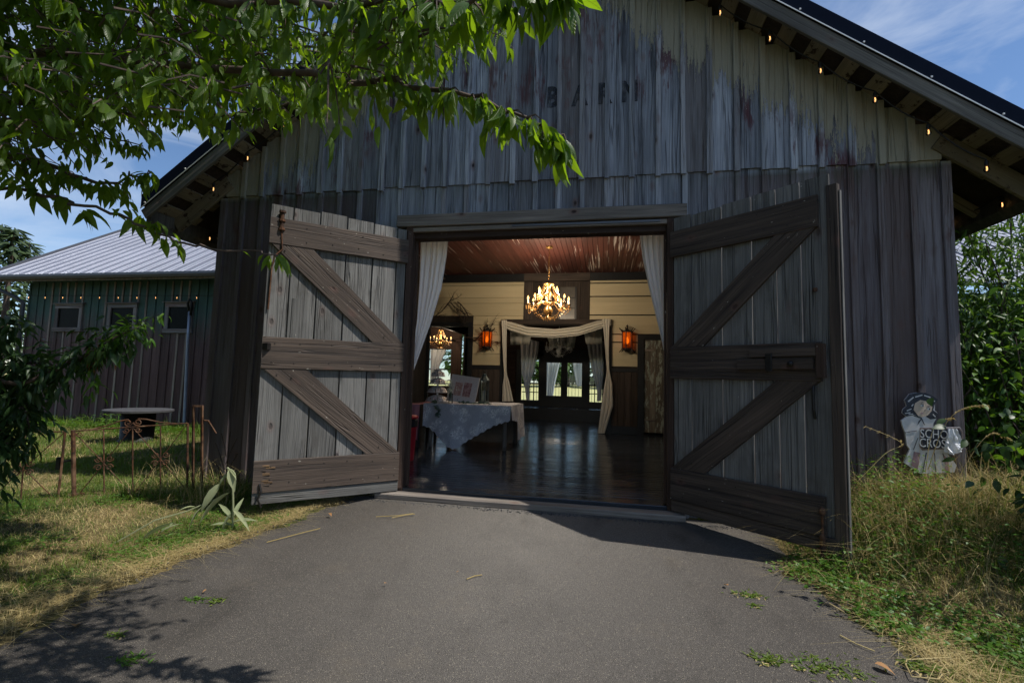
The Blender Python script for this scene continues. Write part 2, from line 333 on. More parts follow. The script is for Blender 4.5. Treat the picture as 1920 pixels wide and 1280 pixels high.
def mk_leaf(name, c1, c2, trans=.5, gloss=.35, tcol=None, spread=.5, veins=False):
    g = G(name); r = g.isl(); ro = g.rnd(); rr = g.math('FRACT', g.math('ADD', r, ro))
    c = g.mix(rr, c1, c2); tcl = tcol or (c1[0]*1.6+.05, c1[1]*1.7+.06, c1[2]*.6)
    tc_ = g.mix(rr, tcl, hue(g, tcl, .6)); nb = None
    if veins:
        uv = g.sep(g.n('TexCoord').outputs['UV']); ax_ = g.math('ABSOLUTE', uv[0]); st = g.math('FRACT', g.math('SUBTRACT', g.math('MULTIPLY', uv[1], 9.0), g.math('MULTIPLY', ax_, 11.0)))
        sv = g.ramp(g.math('ABSOLUTE', g.math('SUBTRACT', st, .5)), .36, .5); mr = g.ramp(ax_, .006, .016, 1, 0); vv = g.math('MAXIMUM', g.math('MULTIPLY', sv, .6), mr)
        c = g.mix(g.math('MULTIPLY', vv, .45), c, (.16, .24, .07)); tc_ = g.mix(g.math('MULTIPLY', vv, .5), tc_, hue(g, tc_, .45)); nb = g.bump(g.math('SUBTRACT', 1, vv), .5, .02)
        sp_ = g.noise(g.pos(), 60, 3, .6); c = g.mix(g.math('MULTIPLY', g.ramp(sp_, .66, .72), g.math('GREATER_THAN', rr, .6)), c, (.20, .12, .04))
    d = g.bsdf(c, gloss, 0, nb, .45); t = g.n('BsdfTranslucent', Color=tc_).outputs[0]
    mx = g.n('MixShader'); g.put(mx.inputs[0], trans); g.t.links.new(d, mx.inputs[1]); g.t.links.new(t, mx.inputs[2]); return g.done(mx.outputs[0])
M_CHERRY = mk_leaf('cherry_leaf', (.030, .082, .008), (.085, .15, .014), .55, .42, (.34, .55, .015), veins=True)
M_VINE = mk_leaf('vine_leaf', (.05, .11, .018), (.09, .16, .03), .38, .42, (.16, .30, .03))
M_SHRUB = mk_leaf('dark_shrub_leaf', (.022, .055, .016), (.04, .08, .022), .3, .45, (.07, .17, .02))
M_REDLEAF = mk_leaf('reddish_shrub_leaf', (.14, .04, .02), (.20, .10, .03), .35, .45, (.3, .1, .03))
M_GRASS = mk_leaf('green_grass', (.06, .13, .012), (.17, .22, .03), .4, .6, (.20, .32, .02))
M_DRY = mk_leaf('dry_grass', (.36, .27, .10), (.58, .47, .23), .28, .7, (.50, .38, .14))
M_WEED = mk_leaf('weed_leaf', (.045, .13, .014), (.10, .20, .02), .4, .5, (.20, .38, .02))
M_PALE = mk_leaf('pale_mullein_leaf', (.24, .28, .15), (.34, .36, .20), .3, .75, (.35, .42, .15))
M_CONIFER = mk_leaf('conifer_spray', (.025, .05, .018), (.05, .085, .025), .2, .7, (.05, .10, .02))
M_FARTREE = mk_leaf('far_tree_leaf', (.06, .12, .025), (.10, .17, .04), .3, .6, (.16, .28, .05))
M_BARK = plain('cherry_bark', (.085, .06, .048), .85, 0, .5, 14, .6)
M_TWIG = plain('bare_twig', (.05, .035, .028), .85, 0, .3, 14, .3)
def mk_cloth(name, col, trans=.35, fold=.0):
    g = G(name); p = g.pos(); n = g.noise(p, 160, 2); c = hue(g, col, g.ramp(n, .3, .7, .93, 1.05))
    d = g.bsdf(c, .85, 0, None, .15); t = g.n('BsdfTranslucent', Color=c).outputs[0]
    mx = g.n('MixShader'); g.put(mx.inputs[0], trans); g.t.links.new(d, mx.inputs[1]); g.t.links.new(t, mx.inputs[2]); return g.done(mx.outputs[0])
M_CURTAIN = mk_cloth('white_voile', (.88, .88, .90), .3)
M_DRAPE = mk_cloth('ivory_drape', (.82, .79, .70), .3)
M_PINK = mk_cloth('pink_tablecloth', (.62, .30, .34), .2)
def mk_lace():
    g = G('white_lace_over_grey'); o = g.obj(); v = g.vor(o, 5.5).outputs['Distance']; n = g.noise(o, 22, 3, .6, 2.2); n2 = g.noise(o, 90, 2)
    f = g.math('MULTIPLY', g.ramp(n, .47, .55), g.ramp(v, .62, .38)); f = g.math('MAXIMUM', f, g.math('MULTIPLY', g.ramp(n2, .55, .62), .35))
    c = g.mix(f, (.50, .51, .57), (.97, .97, .98)); return g.done(g.bsdf(c, .85, 0, g.bump(f, .3, .004), .15))
M_LACE = mk_lace()
def mk_glass(name, tint=(.9,.95,.95), rough=0.02, fac=.9):
    g = G(name); t = g.n('BsdfTransparent', Color=tint).outputs[0]; s = g.n('BsdfGlossy', Roughness=rough).outputs[0]
    fr = g.n('Fresnel', IOR=1.45).outputs[0]; mx = g.n('MixShader'); g.put(mx.inputs[0], fr); g.t.links.new(t, mx.inputs[1]); g.t.links.new(s, mx.inputs[2]); return g.done(mx.outputs[0])
M_GLASS = mk_glass('window_glass')
M_DARKGLASS = plain('dark_window_pane', (.006, .008, .007), .3, 0, .3, 4, spec=.05)
M_BULB = mk_glass('clear_bulb_glass', (.95, .93, .9))
M_FILAMENT = emit('glowing_filament', (1, .52, .18), 2.2)
M_FLAME = emit('lit_candle_bulb', (1, .56, .18), 4.5)
M_CRYSTAL = plain('amber_lit_crystal', (.55, .32, .12), .12, .5, .4, 40, spec=.8)
M_GOLD = plain('gilt_brass', (.50, .28, .09), .25, .8, .2, 20)
M_CLEARCRYSTAL = plain('clear_crystal', (.75, .75, .72), .2, .2, .4, 40, spec=.8)
M_CANDLE = plain('ivory_candle_sleeve', (.6, .56, .48), .5)
M_WHITE = plain('white_glazed_china', (.78, .78, .80), .35, 0, .05)
M_PAPER = plain('white_card', (.70, .66, .66), .7, 0, .06, 12)
M_RED = plain('red_plastic', (.50, .02, .035), .4)
M_GREYSTONE = plain('grey_stone_slab', (.055, .055, .06), .9, 0, .25, 9, .3)
M_LANTERN = plain('verdigris_metal', (.09, .12, .12), .5, .5, .3, 20)
M_VASE = mk_glass('vase_glass', (.8, .85, .85))
M_FLOWER = plain('baby_breath_white', (.75, .77, .66), .8)
M_EUCA = mk_leaf('eucalyptus_leaf', (.10, .17, .13), (.16, .24, .19), .2, .6, (.15, .25, .15))
M_SOCKET = plain('black_rubber', (.012, .012, .013), .6)
# ------------------------------------------------------------------ ground and driveway
def mk_ground():
    g = G('soil_and_thatch'); p = g.pos(); n = g.noise(p, 1.1, 5, .6); f = g.noise(p, 30, 5, .7)
    c = g.mix(g.ramp(n, .42, .58), (.045, .065, .018), (.17, .13, .06)); c = hue(g, c, g.ramp(f, .3, .7, .6, 1.35))
    return g.done(g.bsdf(c, .95, 0, g.bump(f, .8, .03), .1))
def mk_asphalt():
    g = G('old_asphalt'); p = g.pos(); a = g.noise(p, 1.3, 5, .6); f = g.noise(p, 260, 2, .6); sp = g.vor(p, 170)
    cell = g.n('TexWhiteNoise', Vector=sp.outputs['Position']).outputs['Value']
    sx_ = g.sep(p); off_centre = g.math('ADD', g.math('ABSOLUTE', g.math('SUBTRACT', sx_[0], .15)), g.math('MULTIPLY', g.math('SUBTRACT', a, .5), 2.6)); vignette_wear = g.math('MULTIPLY', g.ramp(off_centre, 1.9, .3), g.ramp(sx_[1], -4.6, -1.2))  # paler middle near the door: partly wear, partly lens vignette put into the colour
    c = hue(g, g.mix(vignette_wear, (.074, .066, .058), (.150, .138, .124)), g.ramp(a, .3, .7, .8, 1.15)); c = hue(g, c, g.ramp(f, .3, .7, .3, 1.7))
    st = g.math('MULTIPLY', g.ramp(cell, .84, .9), g.ramp(sp.outputs['Distance'], .50, .36))
    c = g.mix(g.math('MULTIPLY', st, .6), c, g.mix(g.n('TexWhiteNoise', Vector=g.mapv(sp.outputs['Position'], (3,3,3))).outputs['Value'], (.42, .36, .27), (.22, .20, .18)))
    dk = g.math('MULTIPLY', g.ramp(cell, .22, .1), g.ramp(sp.outputs['Distance'], .55, .4)); c = g.mix(g.math('MULTIPLY', dk, .6), c, (.03, .029, .028))
    dirt = g.ramp(g.noise(p, 2.6, 6, .65), .58, .74); c = g.mix(g.math('MULTIPLY', dirt, .22), c, (.16, .13, .09))
    wv = g.n('VectorMath', {'operation': 'ADD'}); g.put(wv.inputs[0], p); g.put(wv.inputs[1], g.mapv(g.n('TexNoise', Vector=p, Scale=2.2, Detail=4.).outputs['Color'], (.5, .5, 0)))
    ck = g.n('TexVoronoi', {'feature': 'DISTANCE_TO_EDGE'}, Vector=wv.outputs[0], Scale=.75).outputs['Distance']
    crk = g.math('MULTIPLY', g.ramp(ck, .0, .006, 1, 0), g.ramp(g.noise(p, .9, 2), .50, .60)); c = g.mix(g.math('MULTIPLY', crk, .12), c, (.018, .017, .016))
    oil = g.ramp(g.noise(g.mapv(p, (1.7, .8, 1)), 1, 5, .6), .56, .72); c = hue(g, c, g.math('SUBTRACT', 1, g.math('MULTIPLY', oil, .32)))
    h = g.math('SUBTRACT', g.math('SUBTRACT', 1, sp.outputs['Distance']), g.math('MULTIPLY', crk, .5))
    return g.done(g.bsdf(c, .88, 0, g.bump(g.math('ADD', h, g.math('MULTIPLY', f, .6)), .75, .006), .25))
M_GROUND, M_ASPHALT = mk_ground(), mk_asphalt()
# one sheet, fine near the barn and coarse towards the horizon
xs = sorted(set([-1500,-500,-160,-60,-30,-20]+[round(-15+.5*i,2) for i in range(61)]+[20,30,60,160,500,1500]))
ys = sorted(set([-600,-160,-60,-25,-12]+[round(-9+.45*i,2) for i in range(54)]+[18,24,34,60,160,500,2000]))
mb = MB(); nx = len(xs)
def gdrop(x, y): return gz(x, y)-.012 if -15 < x < 15 else gz(max(-15,min(15,x)), y)-.012
vs = [(x, y, gdrop(x, y) if y < 60 else gz(0, 60)-.012) for y in ys for x in xs]
mb.add(vs, [(j*nx+i, j*nx+i+1, (j+1)*nx+i+1, (j+1)*nx+i) for j in range(len(ys)-1) for i in range(nx-1)])
struct(mb.build('ground', M_GROUND))
DL = [(-2.2,-.13),(-2.28,-.42),(-2.34,-.72),(-2.36,-1.15),(-2.50,-1.8),(-2.62,-2.35),(-2.70,-2.75),(-2.72,-3.2),(-2.66,-3.6),(-2.6,-4.3),(-2.7,-5.6),(-3.0,-9)]
DR = [(2.75,-.13),(2.70,-.55),(2.55,-1.0),(2.46,-1.36),(2.56,-1.6),(2.66,-1.85),(2.72,-2.2),(2.74,-2.6),(2.86,-3.1),(3.05,-3.8),(3.2,-5.6),(3.6,-9)]
def edge(tab, y):
    for (x0,y0),(x1,y1) in zip(tab, tab[1:]):
        if y1 <= y <= y0: return x0+(x1-x0)*(y-y0)/(y1-y0)
    return tab[-1][0]
def drive_x(y):
    j = .035*math.sin(y*9.1)+.025*math.sin(y*23+1)+.015*math.sin(y*51)
    k = .03*math.sin(y*8+2)+.028*math.sin(y*19)+.015*math.sin(y*47+.5)
    return edge(DL, y)+j, edge(DR, y)+k
mb = MB(); rows = [-.13-i*.04 for i in range(140)]+[-6-.3*i for i in range(11)]; cols = 15
vs = []
for y in rows:
    a, b = drive_x(y)
    for i in range(cols):
        x = a+(b-a)*i/(cols-1); e = 1 if 0 < i < cols-1 else 0
        vs.append((x, y, gz(max(-2.4, min(2.4, x)), y)+(.012+.004*math.sin(x*3+y*2) if e else -.02)))
mb.add(vs, [(j*cols+i, (j+1)*cols+i, (j+1)*cols+i+1, j*cols+i+1) for j in range(len(rows)-1) for i in range(cols-1)])
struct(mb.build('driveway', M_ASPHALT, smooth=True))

# ------------------------------------------------------------------ barn
XL, XR, RIDGE, SL = -4.47, 4.45, 7.42, .735
OH = 0.45                                   # rake overhang in front of the gable
ZS, ZL = 3.985, 3.42                        # bottom of the upper cladding, bottom of the lintel
BY1 = 14.2; FLOOR = 0.10; CEIL = 4.62; WALLY = 8.0
JX0, JX1 = -1.60, 1.60
barn = thing('barn', (0, 0, 0), 'large weathered grey board-and-batten barn with wide open double doors', 'barn')
def soff(x): return RIDGE-SL*abs(x)
# hidden sheathing behind the cladding, side and rear walls, so that no light leaks in
mb = MB()
def wallpanel(x0, x1, z0, y=.045, th=.03):
    xs = sorted({x0, x1} | ({0.0} if x0 < 0 < x1 else set()))
    poly = [(x0, y, z0), (x1, y, z0)]+[(x, y, soff(x)+.08) for x in reversed(xs)]
    mb.prism(poly, (0, th, 0))
wallpanel(XL+.02, JX0-.09, -.35); wallpanel(JX1+.09, XR-.02, -.35); wallpanel(JX0-.0899, JX1+.0899, ZL+.02)
mb.box((XL+.03, 4.05, 1.95), (.06, 7.9, 4.5)); mb.box((XL+.03, 13.1, 1.95), (.06, 2.0, 4.5)); mb.box((XL+.03, 10.05, 3.7), (.06, 4.1, 1.0)); mb.box((XR-.03, BY1/2, 1.95), (.06, BY1-.2, 4.5))
mb.build('wall', W_DARKTRIM, barn)
NB = 30; bw = (XR-XL)/NB
rb = random.Random(3)
for i in range(NB):
    x = XL+bw*(i+.5); dz = rb.uniform(-.012, .012)
    top = soff(x)+.13
    plank('upper_board', (x, -.012+rb.uniform(-.004,.004), ZS+dz), (x, -.012, top), bw-.014, .024, (0,-1,0), W_FACADE, barn)
    if i: 
        xb = XL+bw*i+rb.uniform(-.012,.012)
        plank('upper_batten', (xb, -.040+rb.uniform(-.004,.004), ZS-.035+rb.uniform(-.015,.01)), (xb+rb.uniform(-.008,.008), -.040, soff(xb)+.10), .068+rb.uniform(-.010,.012), .042, (0,-1,0), W_BATTEN, barn)
for i in range(NB):
    x = XL+bw*(i+.5); zb = -.12
    if x > 2.4: zb = .15
    if JX0-.16 < x < JX1+.16: zb = ZL+.075
    plank('lower_board', (x, .012+rb.uniform(-.003,.003), zb), (x, .012, ZS+.06), bw-.010-rb.uniform(0,.008), .022, (0,-1,0), W_FACADE, barn)
    xb = XL+bw*i+rb.uniform(-.012,.012)
    if i and not (JX0-.13 < xb < JX1+.13):
        plank('lower_batten', (xb, -.012, zb), (xb+rb.uniform(-.01,.01), -.012, ZS-.01), .064+rb.uniform(-.008,.012), .038, (0,-1,0), W_BATTEN, barn)
    elif i:
        plank('lower_batten', (xb, -.010, ZL+.165), (xb, -.010, ZS-.01), .062, .026, (0,-1,0), W_BATTEN, barn)
plank('corner_board', (XL-.03, -.004, -.1), (XL-.03, -.004, ZS-.03), .10, .05, (0,-1,0), W_FACADE, barn)
plank('corner_board', (XL-.13, .25, -.1), (XL-.13, .25, 2.26), .20, .06, (0,-1,0), W_FACADE, barn)
plank('corner_board', (XR+.03, -.004, 0), (XR+.03, -.004, ZS-.03), .10, .05, (0,-1,0), W_FACADE, barn)
# lintel and jambs
plank('lintel', (-1.80, -.05, ZL+.005+.075), (1.80, -.05, ZL+.075+.01), .155, .10, (0,-1,0), W_LINTEL, barn, .008)
plank('header', (-1.62, .06, ZL-.07), (1.62, .06, ZL-.07), .14, .16, (0,-1,0), W_JAMB, barn)
plank('header_rail', (-1.6, -.045, ZL-.035), (1.6, -.045, ZL-.035), .055, .05, (0,-1,0), W_LINTEL, barn)
plank('header_strip', (-.28, -.075, ZL-.028), (1.5, -.075, ZL-.028), .03, .012, (0,-1,0), M_GUTTER, barn)
for s in (-1, 1):
    plank('door_jamb', (s*1.625, .02, .02), (s*1.625, .02, ZL-.0), .09, .20, (0,-1,0), W_JAMB, barn)
    plank('jamb_stop', (s*1.575, .07, .12), (s*1.575, .07, ZL-.14), .03, .06, (0,-1,0), W_JAMB, barn)
plank('sill', (-1.85, -.16, .035), (1.75, -.16, .03), .20, .07, (0,0,1), W_LINTEL, barn, .01)
plank('threshold_board', (-1.58, .04, .085), (1.58, .04, .085), .20, .05, (0,0,1), W_FLOOR, barn, .008)

# roof: two slopes with dark metal rake trim, fascia boards, skip sheathing seen from below
EX = 5.36
ang = math.atan(SL)
def rp3(s, d, y, up=0.0): # point on the soffit plane at horizontal distance d from the ridge, lifted vertically by up
    return Vector((s*d, y, RIDGE-SL*d+up))
for s in (-1, 1):
    r = MB(); n = Vector((s*SL, 0, 1)).normalized()
    a, b = 0.0, EX
    poly = [rp3(s, a, -OH-.03, .235), rp3(s, b, -OH-.03, .235), rp3(s, b, -OH-.03, .39), rp3(s, a, -OH-.03, .39)]
    roof = r.prism(poly, (0, BY1+OH+.5, 0)).build('roof', M_ROOFDARK, barn)
    MB().prism([rp3(s, .0, -OH, .17), rp3(s, EX-.02, -OH, .17), rp3(s, EX-.02, -OH, .232), rp3(s, 0, -OH, .232)], (0, BY1+OH+.4, 0)).build('roof_deck', W_DARKDECK, roof)
    MB().prism([rp3(s, 0, -OH-.036, .205), rp3(s, EX+.01, -OH-.036, .205), rp3(s, EX+.01, -OH-.036, .40), rp3(s, 0, -OH-.036, .40)], (0, -.008, 0)).build('rake_trim', M_ROOFDARK, roof)
    MB().prism([rp3(s, 0, -OH-.048, .192), rp3(s, EX+.005, -OH-.048, .192), rp3(s, EX+.005, -OH-.048, .206), rp3(s, 0, -OH-.048, .206)], (0, -.006, 0)).build('drip_edge', M_ROOFEDGE, roof)
    for k in range(9):
        q = rp3(s, .5+k*.6, -OH-.05, .235); MB().lathe((0,0,0), [(.008,-.004),(.008,.004)], 6)
        MB().box(q, (.016, .014, .016)).build('screw', M_ROOFEDGE, roof)
    c0 = rp3(s, .06, -OH-.012, .095); c1 = rp3(s, EX-.03, -OH-.012, .095)
    plank('fascia_board', c0, c1, .15, .04, (0,-1,0), W_FASCIA, barn, .005)
    k = 0; d = .25
    while d < EX-.12:                       # skip sheathing running back along the barn
        wd = .175+rb.uniform(-.02, .02); c = rp3(s, d, -OH+.03, .145)
        plank('sheathing_board', c, rp3(s, d, .30, .145), wd, .03, n, W_SHEATH, barn, .003)
        d += wd+.115+rb.uniform(-.015, .02)
    plank('wall_rafter', rp3(s, 4.40, -.03, .0), rp3(s, EX-.12, -.03, .0), .20, .05, (0,-1,0), W_SHEATH, barn)
    MB().prism([rp3(s, EX-.09, -OH+.03, -.015), rp3(s, EX-.02, -OH+.03, -.065), rp3(s, EX-.02, -OH+.03, .165), rp3(s, EX-.09, -OH+.03, .165)], (0, BY1+.3, 0)).build('eave_fascia', W_FASCIA, barn)
    for k in range(8): plank('rafter_tail', rp3(s, 4.42, .75+k*.75, .06), rp3(s, EX-.1, .75+k*.75, .06), .12, .05, (0,-1,0), W_SHEATH, barn)

# ghost lettering on the gable
def letters(txt, size, mat, name='painted_letter', ext=.0015, bold=.0):
    cu = bpy.data.curves.new('t', 'FONT'); cu.body = txt; cu.size = size; cu.extrude = ext; cu.align_x = 'CENTER'; cu.align_y = 'CENTER'; cu.resolution_u = 3; cu.offset = size*bold
    o = bpy.data.objects.new('t', cu); COL.objects.link(o); dg = bpy.context.evaluated_depsgraph_get()
    me = bpy.data.meshes.new_from_object(o.evaluated_get(dg)); bpy.data.objects.remove(o); me.name = name; me.materials.clear(); me.materials.append(mat); return me
def mk_ghost():
    g = G('faded_black_sign_paint'); p = g.pos(); n = g.noise(g.mapv(p, (14, 14, 5)), 1, 5, .7)
    d = g.bsdf((.028, .032, .044), .8); t = g.n('BsdfTransparent').outputs[0]; mx = g.n('MixShader'); g.put(mx.inputs[0], g.ramp(n, .38, .62, .25, .85)); g.t.links.new(d, mx.inputs[1]); g.t.links.new(t, mx.inputs[2])
    return g.done(mx.outputs[0])
M_GHOST = mk_ghost()
for ch, px, py in (('B', 1036, 184), ('A', 1087, 181), ('R', 1133, 177), ('N', 1181, 173)):
    me = letters(ch, .36, M_GHOST, bold=.045); q = U(px, py, 1, -.029)
    o = bpy.data.objects.new('painted_letter', me); COL.objects.link(o); o.parent = barn; o.matrix_basis = Matrix.Translation(q) @ Matrix.Rotation(PI/2, 4, 'X') @ Matrix.Diagonal((.72, 1, 1, 1))

# door leaves
def door_leaf(s):
    hinge = Vector((s*1.60, -.055, 0)); al = math.radians(42.5); Lw = 1.66 if s < 0 else 1.69
    ud = Vector((s*math.cos(al), -math.sin(al), 0)); nr = Vector((-s*math.sin(al), -math.cos(al), 0))   # nr: the face turned to the drive
    z0, z1 = .08, 3.38
    P = lambda u, z, n=0.: hinge+ud*u+nr*n+Vector((0, 0, z))
    leaf = plank('door_leaf', P(.035, z0+.03), P(.035, z1-.02), .07, .05, nr, W_JAMB, barn)
    leaf['label'] = ('open left barn door leaf, sunlit, plank and Z brace' if s < 0 else 'open right barn door leaf in shade, plank and Z brace')
    seams = [.07, .20, .50, .82, 1.13, 1.42, Lw] if s < 0 else [.07, .30, .66, .98, 1.22, 1.44, Lw]
    rr = random.Random(5+s)
    for a, b in zip(seams, seams[1:]):
        plank('door_plank', P((a+b)/2, z0+rr.uniform(-.01,.01)), P((a+b)/2, z1+rr.uniform(-.015,.02)), b-a-.014, .026, nr, W_DOOR, leaf)
    if s < 0:   # short patch boards nailed over the free edge
        plank('patch_board', P(1.33, 1.88+.0, .016), P(1.33, 2.33, .016), .10, .012, nr, W_DOOR, leaf)
    tk = .042; off = .013+tk/2+.001
    H = 3.3
    rails = [(.15, .45), (1.49, 1.84), (2.83, 3.17)]
    for a, b in rails:
        zc = z1-(a+b)/2
        plank('rail', P(.06, zc, off), P(Lw-.005 if not (s > 0) else Lw-.09, zc-.012, off), b-a, tk, nr, W_RAIL, leaf, .006)
    plank('bottom_rail', P(.06, z0+.065, off-.008), P(Lw-.01, z0+.06, off-.008), .125, tk-.016, nr, W_DOOR if s < 0 else W_RAIL, leaf)
    ww = .31
    for ta, tb in ((.44, 1.50), (1.83, 2.84)):
        zA, zB = z1-ta-.012, z1-tb+.012; uA, uB = Lw-.22, .22
        # ends cut flush with the rails
        d = Vector((uB-uA, zB-zA)); L_ = d.length; hx = ww/2*L_/abs(d.y)
        pts = [(uA-hx, zA), (uA+hx, zA), (uB+hx, zB), (uB-hx, zB)]
        pts = [(min(u, Lw-.02 if s < 0 else Lw-.1), z) for u, z in pts]; pts = [(max(u, .07), z) for u, z in pts]
        # build in a local frame whose Z runs along the brace so that the grain follows it
        z = (ud*d.x+Vector((0,0,d.y))).normalized(); y = nr; x = y.cross(z); M = Matrix((x, y, z)).transposed().to_4x4(); M.translation = P(uA, zA, off-.003)
        Mi = M.inverted(); poly = [Mi @ P(u, zz, off-.003-tk/2) for u, zz in pts]
        b_ = MB(); b_.prism(poly, (0, tk-.004, 0)); o = b_.build('brace', W_RAIL, None); o.parent = leaf; o.matrix_basis = world_of(leaf).inverted() @ M
        for q in ((uA+.05, zA-.07), (uA-.1, zA-.10), (uB+.1, zB+.08)): nails.append((leaf, P(q[0], q[1], off+tk/2)))
    for a, b in rails:
        for a2, b2 in zip(seams, seams[1:]):
            for dz in (.07, b-a-.07): nails.append((leaf, P((a2+b2)/2+rr.uniform(-.05,.05), z1-a-dz+rr.uniform(-.02,.02), off+tk/2)))
    if s > 0:   # slide latch, free-edge strip and cane bolt
        plank('edge_strip', P(Lw+.02, z0-.03, .0), P(Lw+.02, z1-.10, .0), .09, .06, nr, W_RAIL, leaf, .006)
        plank('edge_board', P(Lw+.074, z0-.02, -.01), P(Lw+.074, z1-.16, -.01), .010, .035, nr, W_DOOR, leaf, .002)
        zc = z1-1.64
        plank('latch_keeper', P(.98, zc+.05, off+.035), P(Lw-.12, zc+.05, off+.035), .075, .03, nr, W_RAIL, leaf)
        plank('latch_bar', P(.86, zc-.055, off+.04), P(Lw-.14, zc-.055, off+.04), .10, .04, nr, W_RAIL, leaf)
        plank('latch_guide', P(1.17, zc-.12, off+.065), P(1.17, zc+.04, off+.065), .06, .02, nr, M_IRON, leaf)
        MB().lathe((0,0,0), [(.025,-.01),(.025,.015),(.01,.03)], 8).build('latch_knob', M_IRON, leaf).matrix_basis = world_of(leaf).inverted() @ Matrix.Translation(P(1.37, zc-.055, off+.075)) @ nr.to_track_quat('Z','Y').to_matrix().to_4x4()
        plank('latch_stop', P(Lw-.085, zc-.18, off+.03), P(Lw-.085, zc+.12, off+.03), .07, .05, nr, W_JAMB, leaf)
        cane_bolt(leaf, P(Lw-.10, .0, off+.05), nr, .02, .52)
        adopt(MB().box(P(Lw-.13, 2.35, off), (.03, .03, .03)).build('bolt_head', M_RUST), leaf)
        adopt(MB().tube([P(Lw-.16, 1.52, .02), P(Lw-.16, 1.45, .05), P(Lw-.16, 1.28, .05), P(Lw-.16, 1.2, .02)], .012, 6).build('pull_handle', M_IRON), leaf)
    else:
        # rusty spring bolt at the top of the free edge
        adopt(MB().tube([P(Lw-.12, z1-.08, off+.02), P(Lw-.12, z1-.30, off+.02)], .022, 8).build('bolt_barrel', M_RUST), leaf)
        for zz in (z1-.09, z1-.19, z1-.29): adopt(MB().tube([P(Lw-.12, zz-.012, off+.02), P(Lw-.12, zz+.012, off+.02)], .036, 8).build('bolt_collar', M_RUST), leaf)
        adopt(MB().tube([P(Lw-.12, z1-.30, off+.02), P(Lw-.14, z1-.52, off+.03), P(Lw-.07, z1-.60, off+.03), P(Lw-.05, z1-.72, off+.0), P(Lw-.04, z1-1.2, .03)], .009, 6).build('bolt_rod', M_RUST), leaf)
        adopt(MB().tube([P(Lw-.07, .30, off+.03), P(Lw-.09, .22, off+.05), P(Lw-.06, .14, off+.05), P(Lw-.1, .05, off+.04)], .011, 6).build('foot_bolt', M_IRON), leaf)
        raw = wood('raw_splintered_wood', (.24, .15, .08), (.08, .05, .03), knots=0)
        for k in range(9): plank('splinter', P(Lw-.01, .27+.027*k, off+.004), P(Lw-.12-.12*rr.random(), .275+.027*k+rr.uniform(-.01,.01), off+.024), .018, .012, nr, raw if k % 3 else W_RAIL, leaf, .002)
        adopt(MB().box(P(Lw-.05, 1.77, off+.022), (.06, .06, .07)).build('keeper_hole', M_IRON), leaf)
    for zz in (.30, 1.70, 3.06): adopt(MB().tube([P(0, zz, .0), P(0, zz+.16, .0)], .022, 8).build('hinge_knuckle', M_IRON), leaf)
    return leaf
def cane_bolt(leaf, base, nr, z0, z1):
    pf = [(.010, 0), (.012, .05), (.05, .07), (.018, .13), (.02, .15), (.038, .17), (.018, .19), (.03, .21), (.016, .24), (.030, .26), (.014, .29), (.010, .30), (.010, .44), (.022, .46), (.026, .485), (.018, .51), (.004, .52)]
    adopt(MB().lathe(base+Vector((0,0,z0-.08)), pf, 10).build('cane_bolt', M_RUST, None, True), leaf)
nails = []
for s in (-1, 1): door_leaf(s)
nm = MB().lathe((0,0,0), [(.007,-.004),(.007,.002),(.003,.004)], 6); me_nail = bpy.data.meshes.new('nail'); me_nail.from_pydata(nm.v, [], nm.f); me_nail.materials.append(M_IRON)
for leaf, q in nails:
    o = bpy.data.objects.new('nail', me_nail); COL.objects.link(o); o.parent = leaf; o.matrix_basis = world_of(leaf).inverted() @ Matrix.Translation(q)
# ------------------------------------------------------------------ barn interior
rc = random.Random(11)
fl = MB().box((0, 6.1, .03), (8.6, 12.0, .05)).build('floor', W_DARKTRIM, barn)
y = .15
while y < 11.95:
    wd = .135
    plank('floor_board', (-4.36, y+wd/2, FLOOR-.018+rc.uniform(-.0015,.0015)), (4.36, y+wd/2, FLOOR-.018+rc.uniform(-.0015,.0015)), wd-.008, .036, (0, rc.uniform(-.014,.014), 1), W_FLOOR, fl, .005); y += wd
ZP = .50
pf = MB().box((0, 13.05, ZP/2+.04), (8.6, 2.1, ZP-.06)).build('platform', W_BLACK, barn)
for k in range(13): plank('platform_board', (-4.3, 12.0+.08+k*.16, ZP-.0), (4.3, 12.0+.08+k*.16, ZP-.0), .155, .03, (0, rc.uniform(-.012,.012), 1), W_FLOOR, pf)
ce = MB().box((0, 7.05, CEIL+.06), (7.9, 14.0, .04)).build('ceiling', W_DARKTRIM, barn)
x = -3.9
while x < 3.9:
    wd = .118; plank('ceiling_board', (x+wd/2, .08, CEIL+.015+rc.uniform(-.002,.002)), (x+wd/2, 7.95, CEIL+.015), wd-.006, .03, (0,0,-1), W_CEIL, ce, .004); x += wd
mb = MB()
for s in (-1, 1): mb.box((s*4.15, 7.05, 4.5), (.55, 14.0, .05))
mb.build('ceiling_side', W_DARKTRIM, ce)

